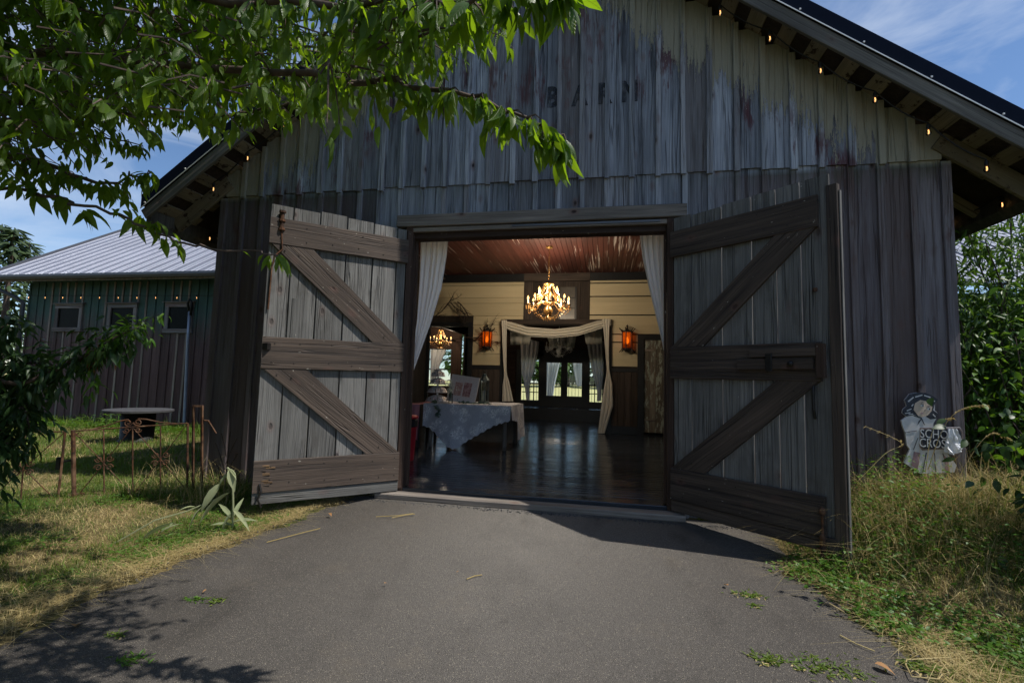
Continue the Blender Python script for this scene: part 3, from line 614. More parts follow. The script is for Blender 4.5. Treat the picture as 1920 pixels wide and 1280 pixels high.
# partition at the back of the hall
WX = lambda px, py=650: U(px, py, 1, WALLY).x
WZ = lambda py, px=1040: U(px, py, 1, WALLY).z
xc0, xc1, zc = WX(946), WX(1140), WZ(610)             # central doorway
xl0, xl1, zl = WX(803), WX(880), WZ(612, 850)         # opening to the side room
xr0, xr1, zr = WX(1205), 3.6, WZ(636, 1210)           # old door on the right
zw = WZ(688)                                          # top of the wainscot
ZT = WZ(527)
mb = MB()
def wbox(b, x0, x1, z0, z1, y0, y1): b.box(((x0+x1)/2, (y0+y1)/2, (z0+z1)/2), (x1-x0, y1-y0, z1-z0)); return b
for a, b, z0, z1 in ((-4.4, xl0, FLOOR, CEIL), (xl1, xc0, FLOOR, CEIL), (xc1, xr0, FLOOR, CEIL), (xr1, 4.4, FLOOR, CEIL), (xl0, xl1, zl, CEIL), (xc0, xc1, zc, CEIL), (xr0, xr1, zr, CEIL)):
    wbox(mb, a, b, z0, z1, WALLY+.03, WALLY+.15)
pw = mb.build('partition_wall', W_DARKTRIM, barn)
rowsL = [527.5, 534, 557, 568, 592, 609, 628, 641, 665, 687]
xu0, xu1 = WX(980), WX(1105)
def cream(x0, x1, z0, z1):
    if x1-x0 < .02 or z1-z0 < .01: return
    plank('wall_plank', (x0, WALLY+.016+rc.uniform(-.002,.002), (z0+z1)/2), (x1, WALLY+.016, (z0+z1)/2), z1-z0-.008, .026, (0,-1,0), W_CREAM, pw, .004)
for k, (ya, yb) in enumerate(zip(rowsL, rowsL[1:])):
    for side in (-1, 1):
        off = 0 if side < 0 else -1.5+((k*7) % 5-2)*.8
        z1, z0 = WZ(ya+off), WZ(yb+off)
        if side < 0:
            segs = [(-4.38, xu0)] if z0 > zc-.02 else [(-4.38, xc0-.06)]
        else:
            segs = [(xu1, 4.38)] if z0 > zc-.02 else [(xc1+.06, 4.38)]
        for a, b in segs:
            op = (xl0-.10, xl1+.10, zl+.12) if side < 0 else (xr0-.14, xr1+.1, zr+.10)
            if z0 < op[2]-.03:
                cream(a, min(b, op[0]), z0, z1) if side > 0 else cream(a, op[0], z0, z1)
                cream(op[1], b, z0, z1)
            else: cream(a, b, z0, z1)
def trim(name, x0, z0, x1, z1, wd, th=.05, m=W_DARKTRIM, y=WALLY-.005):
    return plank(name, (x0, y, z0), (x1, y, z1), wd, th, (0,-1,0), m, pw)
ztb = WZ(519); trim('top_beam', -4.36, ztb, xu0, ztb, WZ(511)-WZ(527.5), .12, W_BLACK); trim('top_beam', xu0+.003, ztb, xu1, ztb, WZ(511)-WZ(527.5), .14, W_WAINS); trim('top_beam', xu1+.003, ztb, 4.36, ztb, WZ(511)-WZ(527.5), .12, W_BLACK)
trim('door_casing', xc0-.04, FLOOR, xc0-.04, zc+.04, .13, .09, W_BLACK); trim('door_casing', xc1+.04, FLOOR, xc1+.04, zc+.04, .13, .09, W_BLACK); trim('door_casing', xc0-.10, zc+.10, xc1+.10, zc+.10, .14, .10, W_WAINS)
trim('door_casing', xl0-.03, FLOOR, xl0-.03, zl, .15, .08, W_BLACK); trim('door_casing', xl1+.03, FLOOR, xl1+.03, zl, .15, .08, W_BLACK); trim('door_casing', xl0-.1, zl+.06, xl1+.1, zl+.06, .13, .085, W_BLACK)
trim('door_casing', xr0-.05, FLOOR, xr0-.05, zr, .17, .08, W_BLACK); trim('door_casing', xr0-.13, zr+.05, xr1, zr+.05, .12, .085, W_BLACK)
for a, b in ((xl1+.1, xc0-.1), (xc1+.1, xr0-.13)):
    trim('chair_rail', a, zw-.05, b, zw-.05, .10, .06, W_BLACK); n = 4
    for k in range(n): trim('wainscot_board', a+(b-a)*(k+.5)/n, FLOOR+.22, a+(b-a)*(k+.5)/n, zw-.10, (b-a)/n-.008, .03, W_WAINS)
    trim('skirting', a, FLOOR+.11, b, FLOOR+.11, .22, .05, W_BLACK)
# dark panel with a small window above the doorway
zu0, zu1 = zc+.17, WZ(528)
n = 7
for k in range(n): trim('upper_panel', xu0+(xu1-xu0)*(k+.5)/n, zu0, xu0+(xu1-xu0)*(k+.5)/n, zu1, (xu1-xu0)/n-.004, .03, W_WAINS)
q0, q1 = U(1048, 598, 1, WALLY-.03), U(1080, 538, 1, WALLY-.03)
pn = wbox(MB(), q0.x, q1.x, q0.z, q1.z, WALLY-.045, WALLY-.035).build('transom_pane', plain('dim_grey_glass', (.10, .095, .085), .3), pw)
for t in (0, 1): plank('muntin', (q0.x+(q1.x-q0.x)*t, WALLY-.05, q0.z), (q0.x+(q1.x-q0.x)*t, WALLY-.05, q1.z), .06, .03, (0,-1,0), W_BLACK, pn)
for t in (.33, .66): plank('muntin', (q0.x, WALLY-.05, q0.z+(q1.z-q0.z)*t), (q1.x, WALLY-.05, q0.z+(q1.z-q0.z)*t), .02, .02, (0,-1,0), W_BLACK, pn)
# weathered old door standing in the right frame
odm = wood('peeling_green_white_door', (.22, .20, .16), (.09, .075, .06), knots=.3, stain=lambda g, c, o: g.mix(g.ramp(g.noise(g.mapv(o, (9, 9, 3)), 1, 6, .75), .52, .57), c, (.33, .38, .33)))
od = thing('old_plank_door', (xr0+.4, WALLY+.08, FLOOR), 'weathered plank door with peeling pale green paint beside right wall lamp', 'door')
for k in range(4): plank('door_plank', (xr0+.10+k*.17, WALLY+.02, FLOOR+.08), (xr0+.10+k*.17, WALLY+.02, zr-.02), .165, .04, (0,-1,0), odm, od)
plank('strap_hinge', (xr0+.02, WALLY-.012, zr-.30), (xr0+.30, WALLY-.012, zr-.30), .05, .02, (0,-1,0), W_LINTEL, od)
plank('strap_hinge', (xr0+.02, WALLY-.012, FLOOR+.42), (xr0+.32, WALLY-.012, FLOOR+.42), .05, .02, (0,-1,0), W_LINTEL, od)
ft = U(1225, 800, 2, FLOOR+.02)
ps = thing('iron_pedestal', ft, 'grey cast iron pedestal stand at foot of the old door', 'stand')
bx = ft.x; by = ft.y-.4
MB().tube([(bx-.18, by, .14), (bx-.05, by, .24), (bx+.05, by, .30), (bx+.06, by, .60), (bx+.12, by, .86)], [.06, .07, .05, .04, .07], 8).build('column', M_GUTTER, ps, True)
MB().box((bx-.12, by, .125), (.36, .22, .05)).build('foot', M_GUTTER, ps); MB().box((bx+.06, by, .90), (.44, .3, .06)).build('shelf', M_GUTTER, ps)

# rear wall with glazed doors and side lights
YB = 14.05
BX = lambda px: U(px, 710, 1, YB).x
BZ = lambda py: U(1050, py, 1, YB).z
gx0, gx1, gzt = BX(971), BX(1136), BZ(664)
mb = MB()
wbox(mb, -4.4, gx0, FLOOR, CEIL+.1, YB+.02, YB+.12); wbox(mb, gx1, 4.4, FLOOR, CEIL+.1, YB+.02, YB+.12); wbox(mb, gx0, gx1, gzt, CEIL+.1, YB+.02, YB+.12); wbox(mb, gx0, gx1, FLOOR, ZP+.02, YB+.02, YB+.12)
for s in (-1, 1): mb.box((s*4.34, 11, 2.4), (.04, .0, .0)) if False else None
rw = mb.build('rear_wall', W_BACKROOM, barn)
z = ZP+.02
while z < CEIL-.05:
    for a, b in (((-4.36, gx0-.12), (gx1+.12, 4.36)) if z < gzt+.05 else ((-4.36, 4.36),)):
        plank('wall_plank', (a, YB+.005, z+.11), (b, YB+.005, z+.11), .212, .028, (0,-1,0), W_BACKROOM, rw)
    z += .22
def post(name, px0, px1, py0, py1, m=W_BLACK, dy=0, th=.07, par=None):
    xa, xb_ = BX(px0), BX(px1); za, zb_ = BZ(py0), BZ(py1); return wbox(MB(), min(xa,xb_), max(xa,xb_), min(za,zb_), max(za,zb_), YB-dy-th/2, YB-dy+th/2).build(name, m, par)
fr = post('window_frame', 968, 978, 662, 766, par=rw)
for a, b, c, d in ((1010, 1019, 662, 766), (1097, 1106, 662, 766), (1129, 1138, 662, 766), (968, 1138, 656, 667), (978, 1010, 666.5, 674), (1106, 1129, 666.5, 674), (978, 1010, 752, 766), (1106, 1129, 752, 766)):
    post('window_frame', a, b, c, d, dy=.001*((a*7+c) % 5), par=rw)
for a, b in ((979, 1010), (1106, 1129)):
    gpan = post('pane', a, b, 674, 752, M_GLASS, .0, .006, rw)
    for t in (.45, .72) if a < 1050 else (.40,): post('muntin', a+(b-a)*t-.8, a+(b-a)*t+.8, 674, 752, W_BLACK, .012, .02, gpan)
    for k in range(1, 5): post('muntin', a, b, 674+78*k/5-.8, 674+78*k/5+.8, W_BLACK, .016, .02, gpan)
for a, b in ((1019, 1058), (1058, 1097)):
    dl = post('glazed_door', a, a+6, 667, 766, dy=.01, par=rw)
    for r in ((b-6, b, 667, 766), (a+6, b-6, 667, 680), (a+6, b-6, 742, 766)): post('stile', *r, dy=.012, par=dl)
    post('pane', a+6, b-6, 680, 742, M_GLASS, .0, .006, dl)
    post('handle', (b-4 if a < 1050 else a+2), (b-2 if a < 1050 else a+4), 718, 724, M_IRON, .06, .03, dl)

# ---- sconces
def sconce(px, py, label):
    c = U(px, py, 1, WALLY-.13); t = thing('wall_sconce', c, label, 'wall lamp', 'amber wall lamps on the cream boards')
    H = .27; R = .14; k = 6
    for i in range(k):
        a = 2*PI*i/k+.26; p = Vector((math.cos(a), math.sin(a), 0)); b = Vector((math.cos(a+2*PI/k), math.sin(a+2*PI/k), 0))
        MB().tube([c+p*R*1.55+Vector((0,0,-H-.06)), c+p*R*1.25+Vector((0,0,-H-.01)), c+p*R+Vector((0,0,-H+.04)), c+p*R+Vector((0,0,H-.04)), c+p*R*1.25+Vector((0,0,H+.01)), c+p*R*1.6+Vector((0,0,H+.07))], .014, 6).build('iron_bar', M_IRON, t)
        MB().add([c+p*R*.93+Vector((0,0,-H+.05)), c+b*R*.93+Vector((0,0,-H+.05)), c+b*R*.93+Vector((0,0,H-.05)), c+p*R*.93+Vector((0,0,H-.05))], [(0,1,2,3)]).build('amber_pane', M_AMBERP, t)
    MB().lathe(c+Vector((0,0,H-.05)), [(R*1.05,0),(R*1.05,.03),(R*.5,.06),(.03,.10),(.02,.16),(.035,.18),(.005,.22)], 12).build('cap', M_IRON, t)
    MB().lathe(c+Vector((0,0,-H)), [(.02,-.05),(R*.6,-.01),(R*1.05,.02),(R*1.05,.05)], 12).build('base', M_IRON, t)
    MB().lathe(c+Vector((0,0,-.10)), [(.01,0),(.035,.03),(.045,.09),(.03,.15),(.008,.2)], 10).build('flame_bulb', M_SCFLAME, t, True)
    MB().box(c+Vector((0,.11,0)), (.08, .05, .4)).build('back_plate', M_IRON, t)
    ld = bpy.data.lights.new('sconce_light', 'POINT'); ld.energy = .4; ld.color = (1, .45, .12); ld.shadow_soft_size = .06; lo = bpy.data.objects.new('sconce_light', ld); COL.objects.link(lo); lo.parent = t; lo.location = (0, 0, .15)
def mk_amber():
    g = G('amber_glass_pane'); p = g.pos(); n = g.noise(p, 30, 3); d = g.n('BsdfTransparent', Color=(.95, .35, .06)).outputs[0]; t = g.n('BsdfTranslucent', Color=(.9, .28, .04)).outputs[0]
    mx = g.n('MixShader'); g.put(mx.inputs[0], g.ramp(n, .3, .7, .35, .75)); g.t.links.new(d, mx.inputs[1]); g.t.links.new(t, mx.inputs[2]); return g.done(mx.outputs[0])
M_AMBERP = mk_amber(); M_SCFLAME = emit('sconce_flame', (1, .42, .10), 2.2)
sconce(913, 636, 'amber glass iron wall lamp left of the draped doorway')
sconce(1176, 638, 'amber glass iron wall lamp right of the draped doorway')

# ---- chandeliers
def octa(b, c, r, h):
    c = Vector(c); b.add([c+Vector((0,0,h)), c+Vector((r,0,0)), c+Vector((0,r,0)), c+Vector((-r,0,0)), c+Vector((0,-r,0)), c+Vector((0,0,-h*1.4))], [(0,1,2),(0,2,3),(0,3,4),(0,4,1),(5,2,1),(5,3,2),(5,4,3),(5,1,4)])
def chandelier(c, S, lit, label, zceil, cry, gold, nlo=8, nup=6, energy=0, chain=True):
    t = thing('chandelier', c, label, 'chandelier'); Z = Vector((0,0,1))
    if chain:
        b = MB(); z = c.z+.52*S; i = 0
        while z < zceil-.06:
            pts = [Vector((c.x, c.y, z+.04))+Vector((math.cos(a)*.013, 0, math.sin(a)*.028) if i % 2 else (0, math.cos(a)*.013, math.sin(a)*.028)) for a in [2*PI*k/8 for k in range(9)]]
            b.tube(pts, .004, 4); z += .048; i += 1
        b.build('chain', gold, t); MB().lathe((c.x, c.y, zceil-.05), [(.02,0),(.08,.02),(.09,.05)], 14).build('ceiling_canopy', gold, t)
    MB().lathe(c, [(.01*S,-.30*S),(.05*S,-.26*S),(.09*S,-.18*S),(.11*S,-.10*S),(.06*S,-.04*S),(.05*S,.02*S),(.09*S,.08*S),(.05*S,.14*S),(.04*S,.24*S),(.07*S,.30*S),(.04*S,.36*S),(.05*S,.44*S),(.11*S,.48*S),(.12*S,.50*S),(.02*S,.52*S)], 14).build('column', gold, t, True)
    for tier, (n, R, zc_, ph) in enumerate(((nlo, .46*S, .02*S, .2), (nup, .23*S, .22*S, .55))):
        for i in range(n):
            a = 2*PI*i/n+ph; d = Vector((math.cos(a), math.sin(a), 0))
            q = lambda r, z: c+d*r+Z*z
            MB().tube([q(.05*S, zc_-.02*S), q(R*.35, zc_+.06*S), q(R*.6, zc_-.0*S), q(R*.82, zc_-.10*S), q(R*.98, zc_-.08*S), q(R, zc_)], .012*S, 6).build('arm', cry, t, True)
            MB().lathe(q(R, zc_), [(.012*S,-.01*S),(.05*S,.0),(.062*S,.02*S),(.055*S,.022*S),(.015*S,.01*S)], 10).build('drip_cup', cry, t)
            MB().lathe(q(R, zc_+.01*S), [(.015*S,0),(.015*S,.10*S)], 8).build('candle_sleeve', M_CANDLE, t)
            MB().lathe(q(R, zc_+.11*S), [(.008*S,0),(.022*S,.022*S),(.024*S,.04*S),(.012*S,.07*S),(.002*S,.095*S)], 8).build('flame_bulb', M_FLAME if lit else M_CLEARCRYSTAL, t, True)
            b = MB()
            for k in range(5):
                e = 2*PI*k/5; p = q(R, zc_-.045*S)+Vector((math.cos(e), math.sin(e), 0))*.05*S
                octa(b, p, .012*S, .024*S); octa(b, p-Z*.05*S, .009*S, .02*S)
            b.build('crystal_drops', cry, t, kind='stuff')
    b = MB()
    for i in range(nlo):                     # bead swags between the arms and down from the crown
        for (a0, r0, z0, a1, r1, z1, sg) in ((2*PI*i/nlo+.2, .46, 0., 2*PI*(i+1)/nlo+.2, .46, 0., .16), (2*PI*i/nlo, .11, .48, 2*PI*i/nlo+.2, .24, .22, .05), (2*PI*i/nlo, .05, -.26, 2*PI*i/nlo+.2, .40, -.06, .10)):
            for k in range(9):
                f = k/8; a = a0+(a1-a0)*f; r = (r0+(r1-r0)*f)*S; z = (z0+(z1-z0)*f-sg*4*f*(1-f))*S
                octa(b, c+Vector((math.cos(a)*r, math.sin(a)*r, z)), .010*S, .013*S)
    for i in range(14):
        a = i*2.4; r = (.05+.05*(i % 3))*S; octa(b, c+Vector((math.cos(a)*r, math.sin(a)*r, (-.32+.03*(i % 2))*S)), .016*S, .03*S)
    b.build('crystal_swag', cry, t, kind='stuff')
    if energy:
        for i in range(3):
            a = 2*PI*i/3; ld = bpy.data.lights.new('chandelier_light', 'POINT'); ld.energy = energy/3; ld.color = (1, .82, .60); ld.shadow_soft_size = .1
            lo = bpy.data.objects.new('chandelier_light', ld); COL.objects.link(lo); lo.parent = t; lo.location = (math.cos(a)*.40*S, math.sin(a)*.40*S, .26*S)
    return t
cc = U(1028, 573, 1, 5.2)
chandelier(cc, 1.02, True, 'lit gilt crystal chandelier hanging in front of the draped doorway', CEIL, M_CRYSTAL, M_GOLD, energy=CH_ENERGY)
cb = U(1048, 652, 1, 11.2)
chandelier(cb, .95, False, 'unlit silver crystal chandelier in the back room', CEIL, M_CLEARCRYSTAL, M_CLEARCRYSTAL, 8, 6)
cs = U(826, 640, 1, 10.6)
chandelier(cs, .8, True, 'small lit chandelier seen through the left dark opening', 4.2, M_CRYSTAL, M_GOLD, 6, 0, energy=CH_ENERGY*.25)

# ---- fabric
def lerp_tab(tab, v):
    for (a, p), (b, q) in zip(tab, tab[1:]):
        if a <= v <= b: return p+(q-p)*((v-a)/(b-a))
    return tab[-1][1]
def drape(name, left, right, Y, y0, y1, folds, amp, mat, label, cat='curtain', group=None, nu=60, nv=26, phase=0., gather=1.):
    """cloth hanging in the plane y = Y between two edges given as (pixel row, pixel column) tables"""
    def fn(u, v):
        py = y0+(y1-y0)*v; a, b = lerp_tab(left, py), lerp_tab(right, py); px = a+(b-a)*u
        q = U(px, py, 1, Y); wv = math.sin(u*folds*2*PI+phase+.6*math.sin(v*3))+.35*math.sin(u*folds*4.7*PI+1+v*2)
        q.y += amp*wv*(1-gather*.5*v); q.x += amp*.35*math.cos(u*folds*2*PI+phase+.6*math.sin(v*3)); return q
    o = MB().grid(fn, nu, nv).build(name, mat, None, True); tag(o, label, cat, group); return o
drape('doorway_curtain', [(452, 787), (600, 781), (700, 768)], [(452, 839), (480, 836), (540, 826), (600, 808), (650, 790), (700, 772)], .30, 452, 700, 5, .03, M_CURTAIN, 'white voile curtain gathered at the left of the barn opening', group=None)
drape('doorway_curtain', [(440, 1198), (480, 1203), (540, 1216), (600, 1232), (650, 1244), (660, 1246)], [(440, 1243), (660, 1250)], .30, 440, 658, 4, .03, M_CURTAIN, 'white voile curtain gathered at the right of the barn opening')
Yd = WALLY-.14
sw_t = [(940, 601), (960, 612), (990, 621), (1040, 625), (1085, 620), (1120, 609), (1146, 598)]; sw_b = [(940, 612), (960, 622), (990, 631), (1040, 633.5), (1085, 629), (1120, 618), (1146, 610)]
sw_t = [(a, b-8 if 945 < a < 1142 else b) for a, b in sw_t]
def swag(u, v):
    px = 940+206*u; a, b = lerp_tab(sw_t, px), lerp_tab(sw_b, px); q = U(px, a+(b-a)*v, 1, Yd); q.y += .045*math.sin(v*3.2*2*PI+u*2)-.05*math.sin(PI*u); return q
tag(MB().grid(swag, 60, 22).build('drape_swag', M_DRAPE, None, True), 'ivory fabric swag hung across the top of the central doorway', 'drape')
drape('door_drape', [(600, 939), (640, 941), (690, 944), (700, 945), (720, 942), (752, 941)], [(600, 950), (640, 949), (690, 949), (700, 949.5), (720, 955), (752, 962)], Yd-.02, 600, 752, 3, .025, M_DRAPE, 'ivory drape tied back on the left side of the central doorway', 'drape', nu=30)
drape('door_drape', [(598, 1128), (620, 1131), (660, 1135), (695, 1138), (720, 1133), (760, 1127), (812, 1120)], [(598, 1144), (620, 1142), (660, 1141), (695, 1142), (720, 1148), (760, 1149), (812, 1133)], Yd-.02, 598, 812, 3, .03, M_DRAPE, 'ivory drape tied back on the right side of the central doorway', 'drape', nu=30)
drape('window_curtain', [(640, 975), (700, 977), (725, 984), (752, 987)], [(640, 1010), (660, 1008), (700, 999), (725, 991), (752, 992)], 13.8, 636, 750, 4, .05, M_CURTAIN, 'sheer curtain at the left rear window', nu=36)
drape('window_curtain', [(640, 1099), (665, 1103), (700, 1110), (735, 1120), (752, 1119)], [(640, 1131), (700, 1131), (735, 1127), (752, 1126)], 13.8, 636, 752, 4, .05, M_CURTAIN, 'sheer curtain at the right rear window', nu=36)
drape('swag_banner', [(608, 955), (652, 956)], [(608, 1000), (652, 990)], 9.5, 622, 646, 2, .05, M_DRAPE, 'ivory cloth swagged under the back room ceiling on the left', 'drape', nu=24, nv=8)
drape('swag_banner', [(608, 1090), (652, 1100)], [(608, 1128), (652, 1128)], 9.5, 615, 645, 2, .05, M_DRAPE, 'ivory cloth swagged under the back room ceiling on the right', 'drape', nu=24, nv=8)
drape('hanging_cloth', [(600, 1010), (655, 1035)], [(600, 1085), (655, 1075)], 11.6, 628, 652, 3, .05, M_DRAPE, 'ivory cloth hanging behind the unlit chandelier', 'drape', nu=30, nv=8)

# ---- lace table and what stands on it
TZ = .98; TY0, TY1 = 3.55, 4.95
tx0, tx1 = U(797, 757, 1, TY0).x, U(954, 757, 1, TY0).x+.03
tb = thing('banquet_table', ((tx0+tx1)/2, (TY0+TY1)/2, FLOOR), 'round-legged wooden table under the white lace cloth', 'table')
MB().box(((tx0+tx1)/2, (TY0+TY1)/2, TZ-.025), (tx1-tx0-.04, TY1-TY0-.04, .03)).build('table_top', W_DARKTRIM, tb)
for x in (tx0+.1, tx1-.12):
    for yy in (TY0+.12, TY1-.12): MB().lathe((x, yy, FLOOR), [(.035,0),(.045,.1),(.04,.5),(.05,TZ-FLOOR-.05)], 10).build('leg', W_LINTEL, tb, True)
cl = MB()
bt = [(0, .42), (.06, .40), (.15, .30), (.28, .10), (.34, .03), (.42, .01), (.50, .14), (.65, .30), (.8, .47), (.92, .55), (1, .60)]
def front(u, v):
    zb = FLOOR+lerp_tab(bt, u)+.012*math.sin(u*95); z = TZ+.004+(zb-TZ)*v; hang = v*(1-(zb-FLOOR)/1.0)
    return Vector((tx0-.02+(tx1-tx0+.04)*u, TY0-.03-.05*hang+.035*v*math.sin(u*17+.5)-.12*v*math.exp(-((u-.38)/.09)**2), z))
cl.grid(front, 90, 26)
def side(u, v):
    zb = FLOOR+(.60-.15*u if u < .45 else .15); z = TZ+.004+(zb-TZ)*v; return Vector((tx1+.02+.03*v+.03*v*math.sin(u*14), TY0-.03+(TY1-TY0+.05)*u, z))
cl.grid(side, 40, 16)
cl.grid(lambda u, v: Vector((tx0-.02+(tx1-tx0+.04)*u, TY0-.03+(TY1-TY0+.05)*v, TZ+.004+.002*math.sin(u*30))), 30, 12)
tag(cl.build('lace_tablecloth', M_LACE, None, True), 'white floral lace cloth draped over the table with a hanging corner', 'tablecloth')
# pink table behind on the left
px0 = U(776, 770, 1, 3.2).x-.25; px1 = tx0-.04
pk = thing('side_table', (px0+.2, 4.0, FLOOR), 'small table under a pink cloth left of the lace table', 'table')
MB().box(((px0+px1)/2, 4.0, TZ-.045), (px1-px0-.02, 1.2, .03)).build('table_top', W_DARKTRIM, pk)
for x in (px0+.06, px1-.06):
    for yy in (3.5, 4.5): MB().box((x, yy, (FLOOR+TZ-.06)/2), (.05, .05, TZ-.06-FLOOR)).build('leg', W_DARKTRIM, pk)
def pinkf(u, v): 
    zb = FLOOR+.16+.1*u*0-.0; return Vector((px0+(px1-px0)*u, 3.37-.04*v+.035*v*math.sin(u*16), TZ-.018+(zb+.15*(1-u)-TZ)*v))
pc = MB().grid(pinkf, 40, 18); pc.grid(lambda u, v: Vector((px0+(px1-px0)*u, 3.37+1.25*v, TZ-.018)), 8, 8)
tag(pc.build('pink_tablecloth', M_PINK, None, True), 'dusty pink cloth hanging from the table left of the lace', 'tablecloth')
rb_ = U(769, 868, 2, FLOOR); rbx, rby = U(771, 790, 1, 1.9).x, 1.9
bn = thing('waste_bin', (rbx, rby, FLOOR), 'red plastic bin with dark swing lid just inside the left jamb', 'bin')
MB().lathe((rbx-.10, rby, FLOOR), [(.15,0),(.16,.02),(.19,.55),(.20,.56)], 18).build('body', M_RED, bn, True)
MB().lathe((rbx-.10, rby, FLOOR+.56), [(.195,0),(.205,.01),(.205,.12),(.19,.14)], 18).build('lid', M_SOCKET, bn); MB().lathe((rbx-.10, rby, FLOOR+.70), [(.20,0),(.215,.02),(.19,.05),(.05,.07)], 18).build('lid_top', M_RED, bn, True)
# tiered stand
sx = U(820, 740, 1, 4.05).x
st = thing('tiered_stand', (sx, 4.05, TZ), 'four-tier white stand stacked with wrapped treats on lace table', 'cake stand')
MB().lathe((sx, 4.05, TZ+.006), [(.02,0),(.02,.66),(.03,.67),(.10,.68),(.10,.695),(.01,.70)], 12).build('post', M_WHITE, st)
for k, (z, R) in enumerate(((.012, .25), (.20, .215), (.38, .18), (.54, .15))):
    MB().lathe((sx, 4.05, TZ+z), [(R*.4,0),(R,.008),(R+.008,.02),(R-.005,.022),(.02,.012)], 24).build('plate', M_WHITE, st)
    n = 13-2*k
    for i in range(n):
        a = 2*PI*i/n; d = Vector((math.cos(a), math.sin(a), 0)); t_ = Vector((-d.y, d.x, 0)); cp = Vector((sx, 4.05, TZ+z+.025)); hh = .12
        b_ = MB().add([cp+d*R*.95+t_*.045, cp+d*R*.95-t_*.045, cp+d*R*.3+t_*.012, cp+d*R*.3-t_*.012, cp+d*R*.80+t_*.04+Vector((0,0,hh*.55)), cp+d*R*.80-t_*.04+Vector((0,0,hh*.55)), cp+d*R*.3+t_*.012+Vector((0,0,hh)), cp+d*R*.3-t_*.012+Vector((0,0,hh))], [(0,1,3,2),(4,6,7,5),(0,4,5,1),(2,3,7,6),(0,2,6,4),(1,5,7,3)])
        b_.build('wrapped_treat', M_PAPER, st)
        bb = MB(); octa(bb, cp+d*R*.86+Vector((0,0,hh*.42)), .013, .013); bb.build('ribbon_dot', (M_GOLD, M_PINK, M_EUCA)[i % 3], st)
# framed card
fx0, fx1 = U(838, 745, 1, 3.95), U(886, 748, 1, 3.95)
def mk_card():
    g = G('printed_card'); o = g.obj(); s = g.sep(o); n = g.noise(o, 22, 4, .6)
    def rect(x0, x1, z0, z1): return g.math('MULTIPLY', g.math('MULTIPLY', g.math('GREATER_THAN', s[0], x0), g.math('LESS_THAN', s[0], x1)), g.math('MULTIPLY', g.math('GREATER_THAN', s[2], z0), g.math('LESS_THAN', s[2], z1)))
    c = g.mix(g.ramp(n, .35, .6), (.74, .70, .71), (.66, .60, .61)); c = g.mix(rect(-.19, -.03, .12, .40), c, g.mix(g.ramp(n, .4, .6), (.62, .45, .42), (.45, .25, .22))); c = g.mix(rect(.0, .17, .12, .42), c, g.mix(g.ramp(n, .42, .58), (.30, .13, .14), (.55, .36, .34)))
    return g.done(g.bsdf(c, .6))
cw = (fx1.x-fx0.x)
fc = thing('photo_card', ((fx0.x+fx1.x)/2, 3.95, TZ), 'white framed photo card leaning on a small easel behind the flowers', 'picture frame')
lean = Matrix.Translation(((fx0.x+fx1.x)/2+.03, 3.92, TZ+.035)) @ Matrix.Rotation(.12, 4, 'Y') @ Matrix.Rotation(-.25, 4, 'X')
def inl(b, name, m_): o = b.build(name, m_, None); o.parent = fc; o.matrix_basis = Matrix.Translation(-fc.location) @ lean; return o
inl(MB().box((0, 0, .27), (cw*1.0, .012, .50)), 'card', mk_card())
for bx_ in ((0, -.004, .535, cw+.06, .04), (0, -.004, .005, cw+.06, .04)): inl(MB().box((bx_[0], bx_[1], bx_[2]), (bx_[3], .025, bx_[4])), 'frame', M_PAPER)
for sgn in (-1, 1): inl(MB().box((sgn*(cw/2+.012), -.004, .27), (.035, .024, .49)), 'frame', M_PAPER); inl(MB().tube([(sgn*.07, -.03, .02), (sgn*.07, -.02, .04), (sgn*.06, .06, .0), (sgn*.03, .12, -.02)], .006, 5), 'easel_leg', M_IRON)
# flowers in a jar
fxp = U(845, 750, 1, 3.70); vt = thing('flower_jar', (fxp.x, 3.70, TZ), 'jar of white baby breath flowers beside the tiered stand', 'flowers')
MB().lathe((fxp.x, 3.70, TZ+.006), [(.04,0),(.045,.01),(.04,.16),(.045,.2)], 12).build('jar', M_VASE, vt, True)
b = MB(); b2 = MB()
for i in range(70):
    a, r, h = rc.uniform(0, 2*PI), abs(rc.gauss(0, .075)), rc.uniform(.22, .50); p = Vector((fxp.x-.02+math.cos(a)*r*1.1, 3.70+math.sin(a)*r, TZ+h-r*.4)); octa(b, p, .013, .012)
    if i % 3 == 0: b2.tube([(fxp.x, 3.7, TZ+.1), ((fxp.x+p.x)/2, (3.7+p.y)/2, TZ+.1+(p.z-TZ)*.4), p], .002, 3)
b.build('blossom', M_FLOWER, vt, kind='stuff'); b2.build('stems', M_EUCA, vt, kind='stuff')
# lantern and bottle
lx = U(907, 752, 1, 4.2).x; lt = thing('candle_lantern', (lx, 4.2, TZ), 'tall grey-green metal candle lantern on the right of the lace table', 'lantern')
MB().lathe((lx, 4.2, TZ+.006), [(.12,0),(.12,.03),(.10,.05)], 8).build('base', M_LANTERN, lt); MB().lathe((lx, 4.2, TZ+.48), [(.11,0),(.115,.02),(.07,.08),(.05,.11),(.05,.14),(.02,.16)], 8).build('roof', M_LANTERN, lt)
for i in range(8):
    a = 2*PI*i/8+PI/8; MB().tube([(lx+.1*math.cos(a), 4.2+.1*math.sin(a), TZ+.05), (lx+.1*math.cos(a), 4.2+.1*math.sin(a), TZ+.49)], .007, 4).build('bar', M_LANTERN, lt)
MB().tube([(lx+.035*math.cos(a), 4.2, TZ+.66+.035*math.sin(a)) for a in [2*PI*k/10 for k in range(11)]], .006, 5).build('ring', M_LANTERN, lt)
MB().lathe((lx, 4.2, TZ+.05), [(.045,0),(.045,.22),(.02,.225)], 12).build('candle', M_CANDLE, lt)
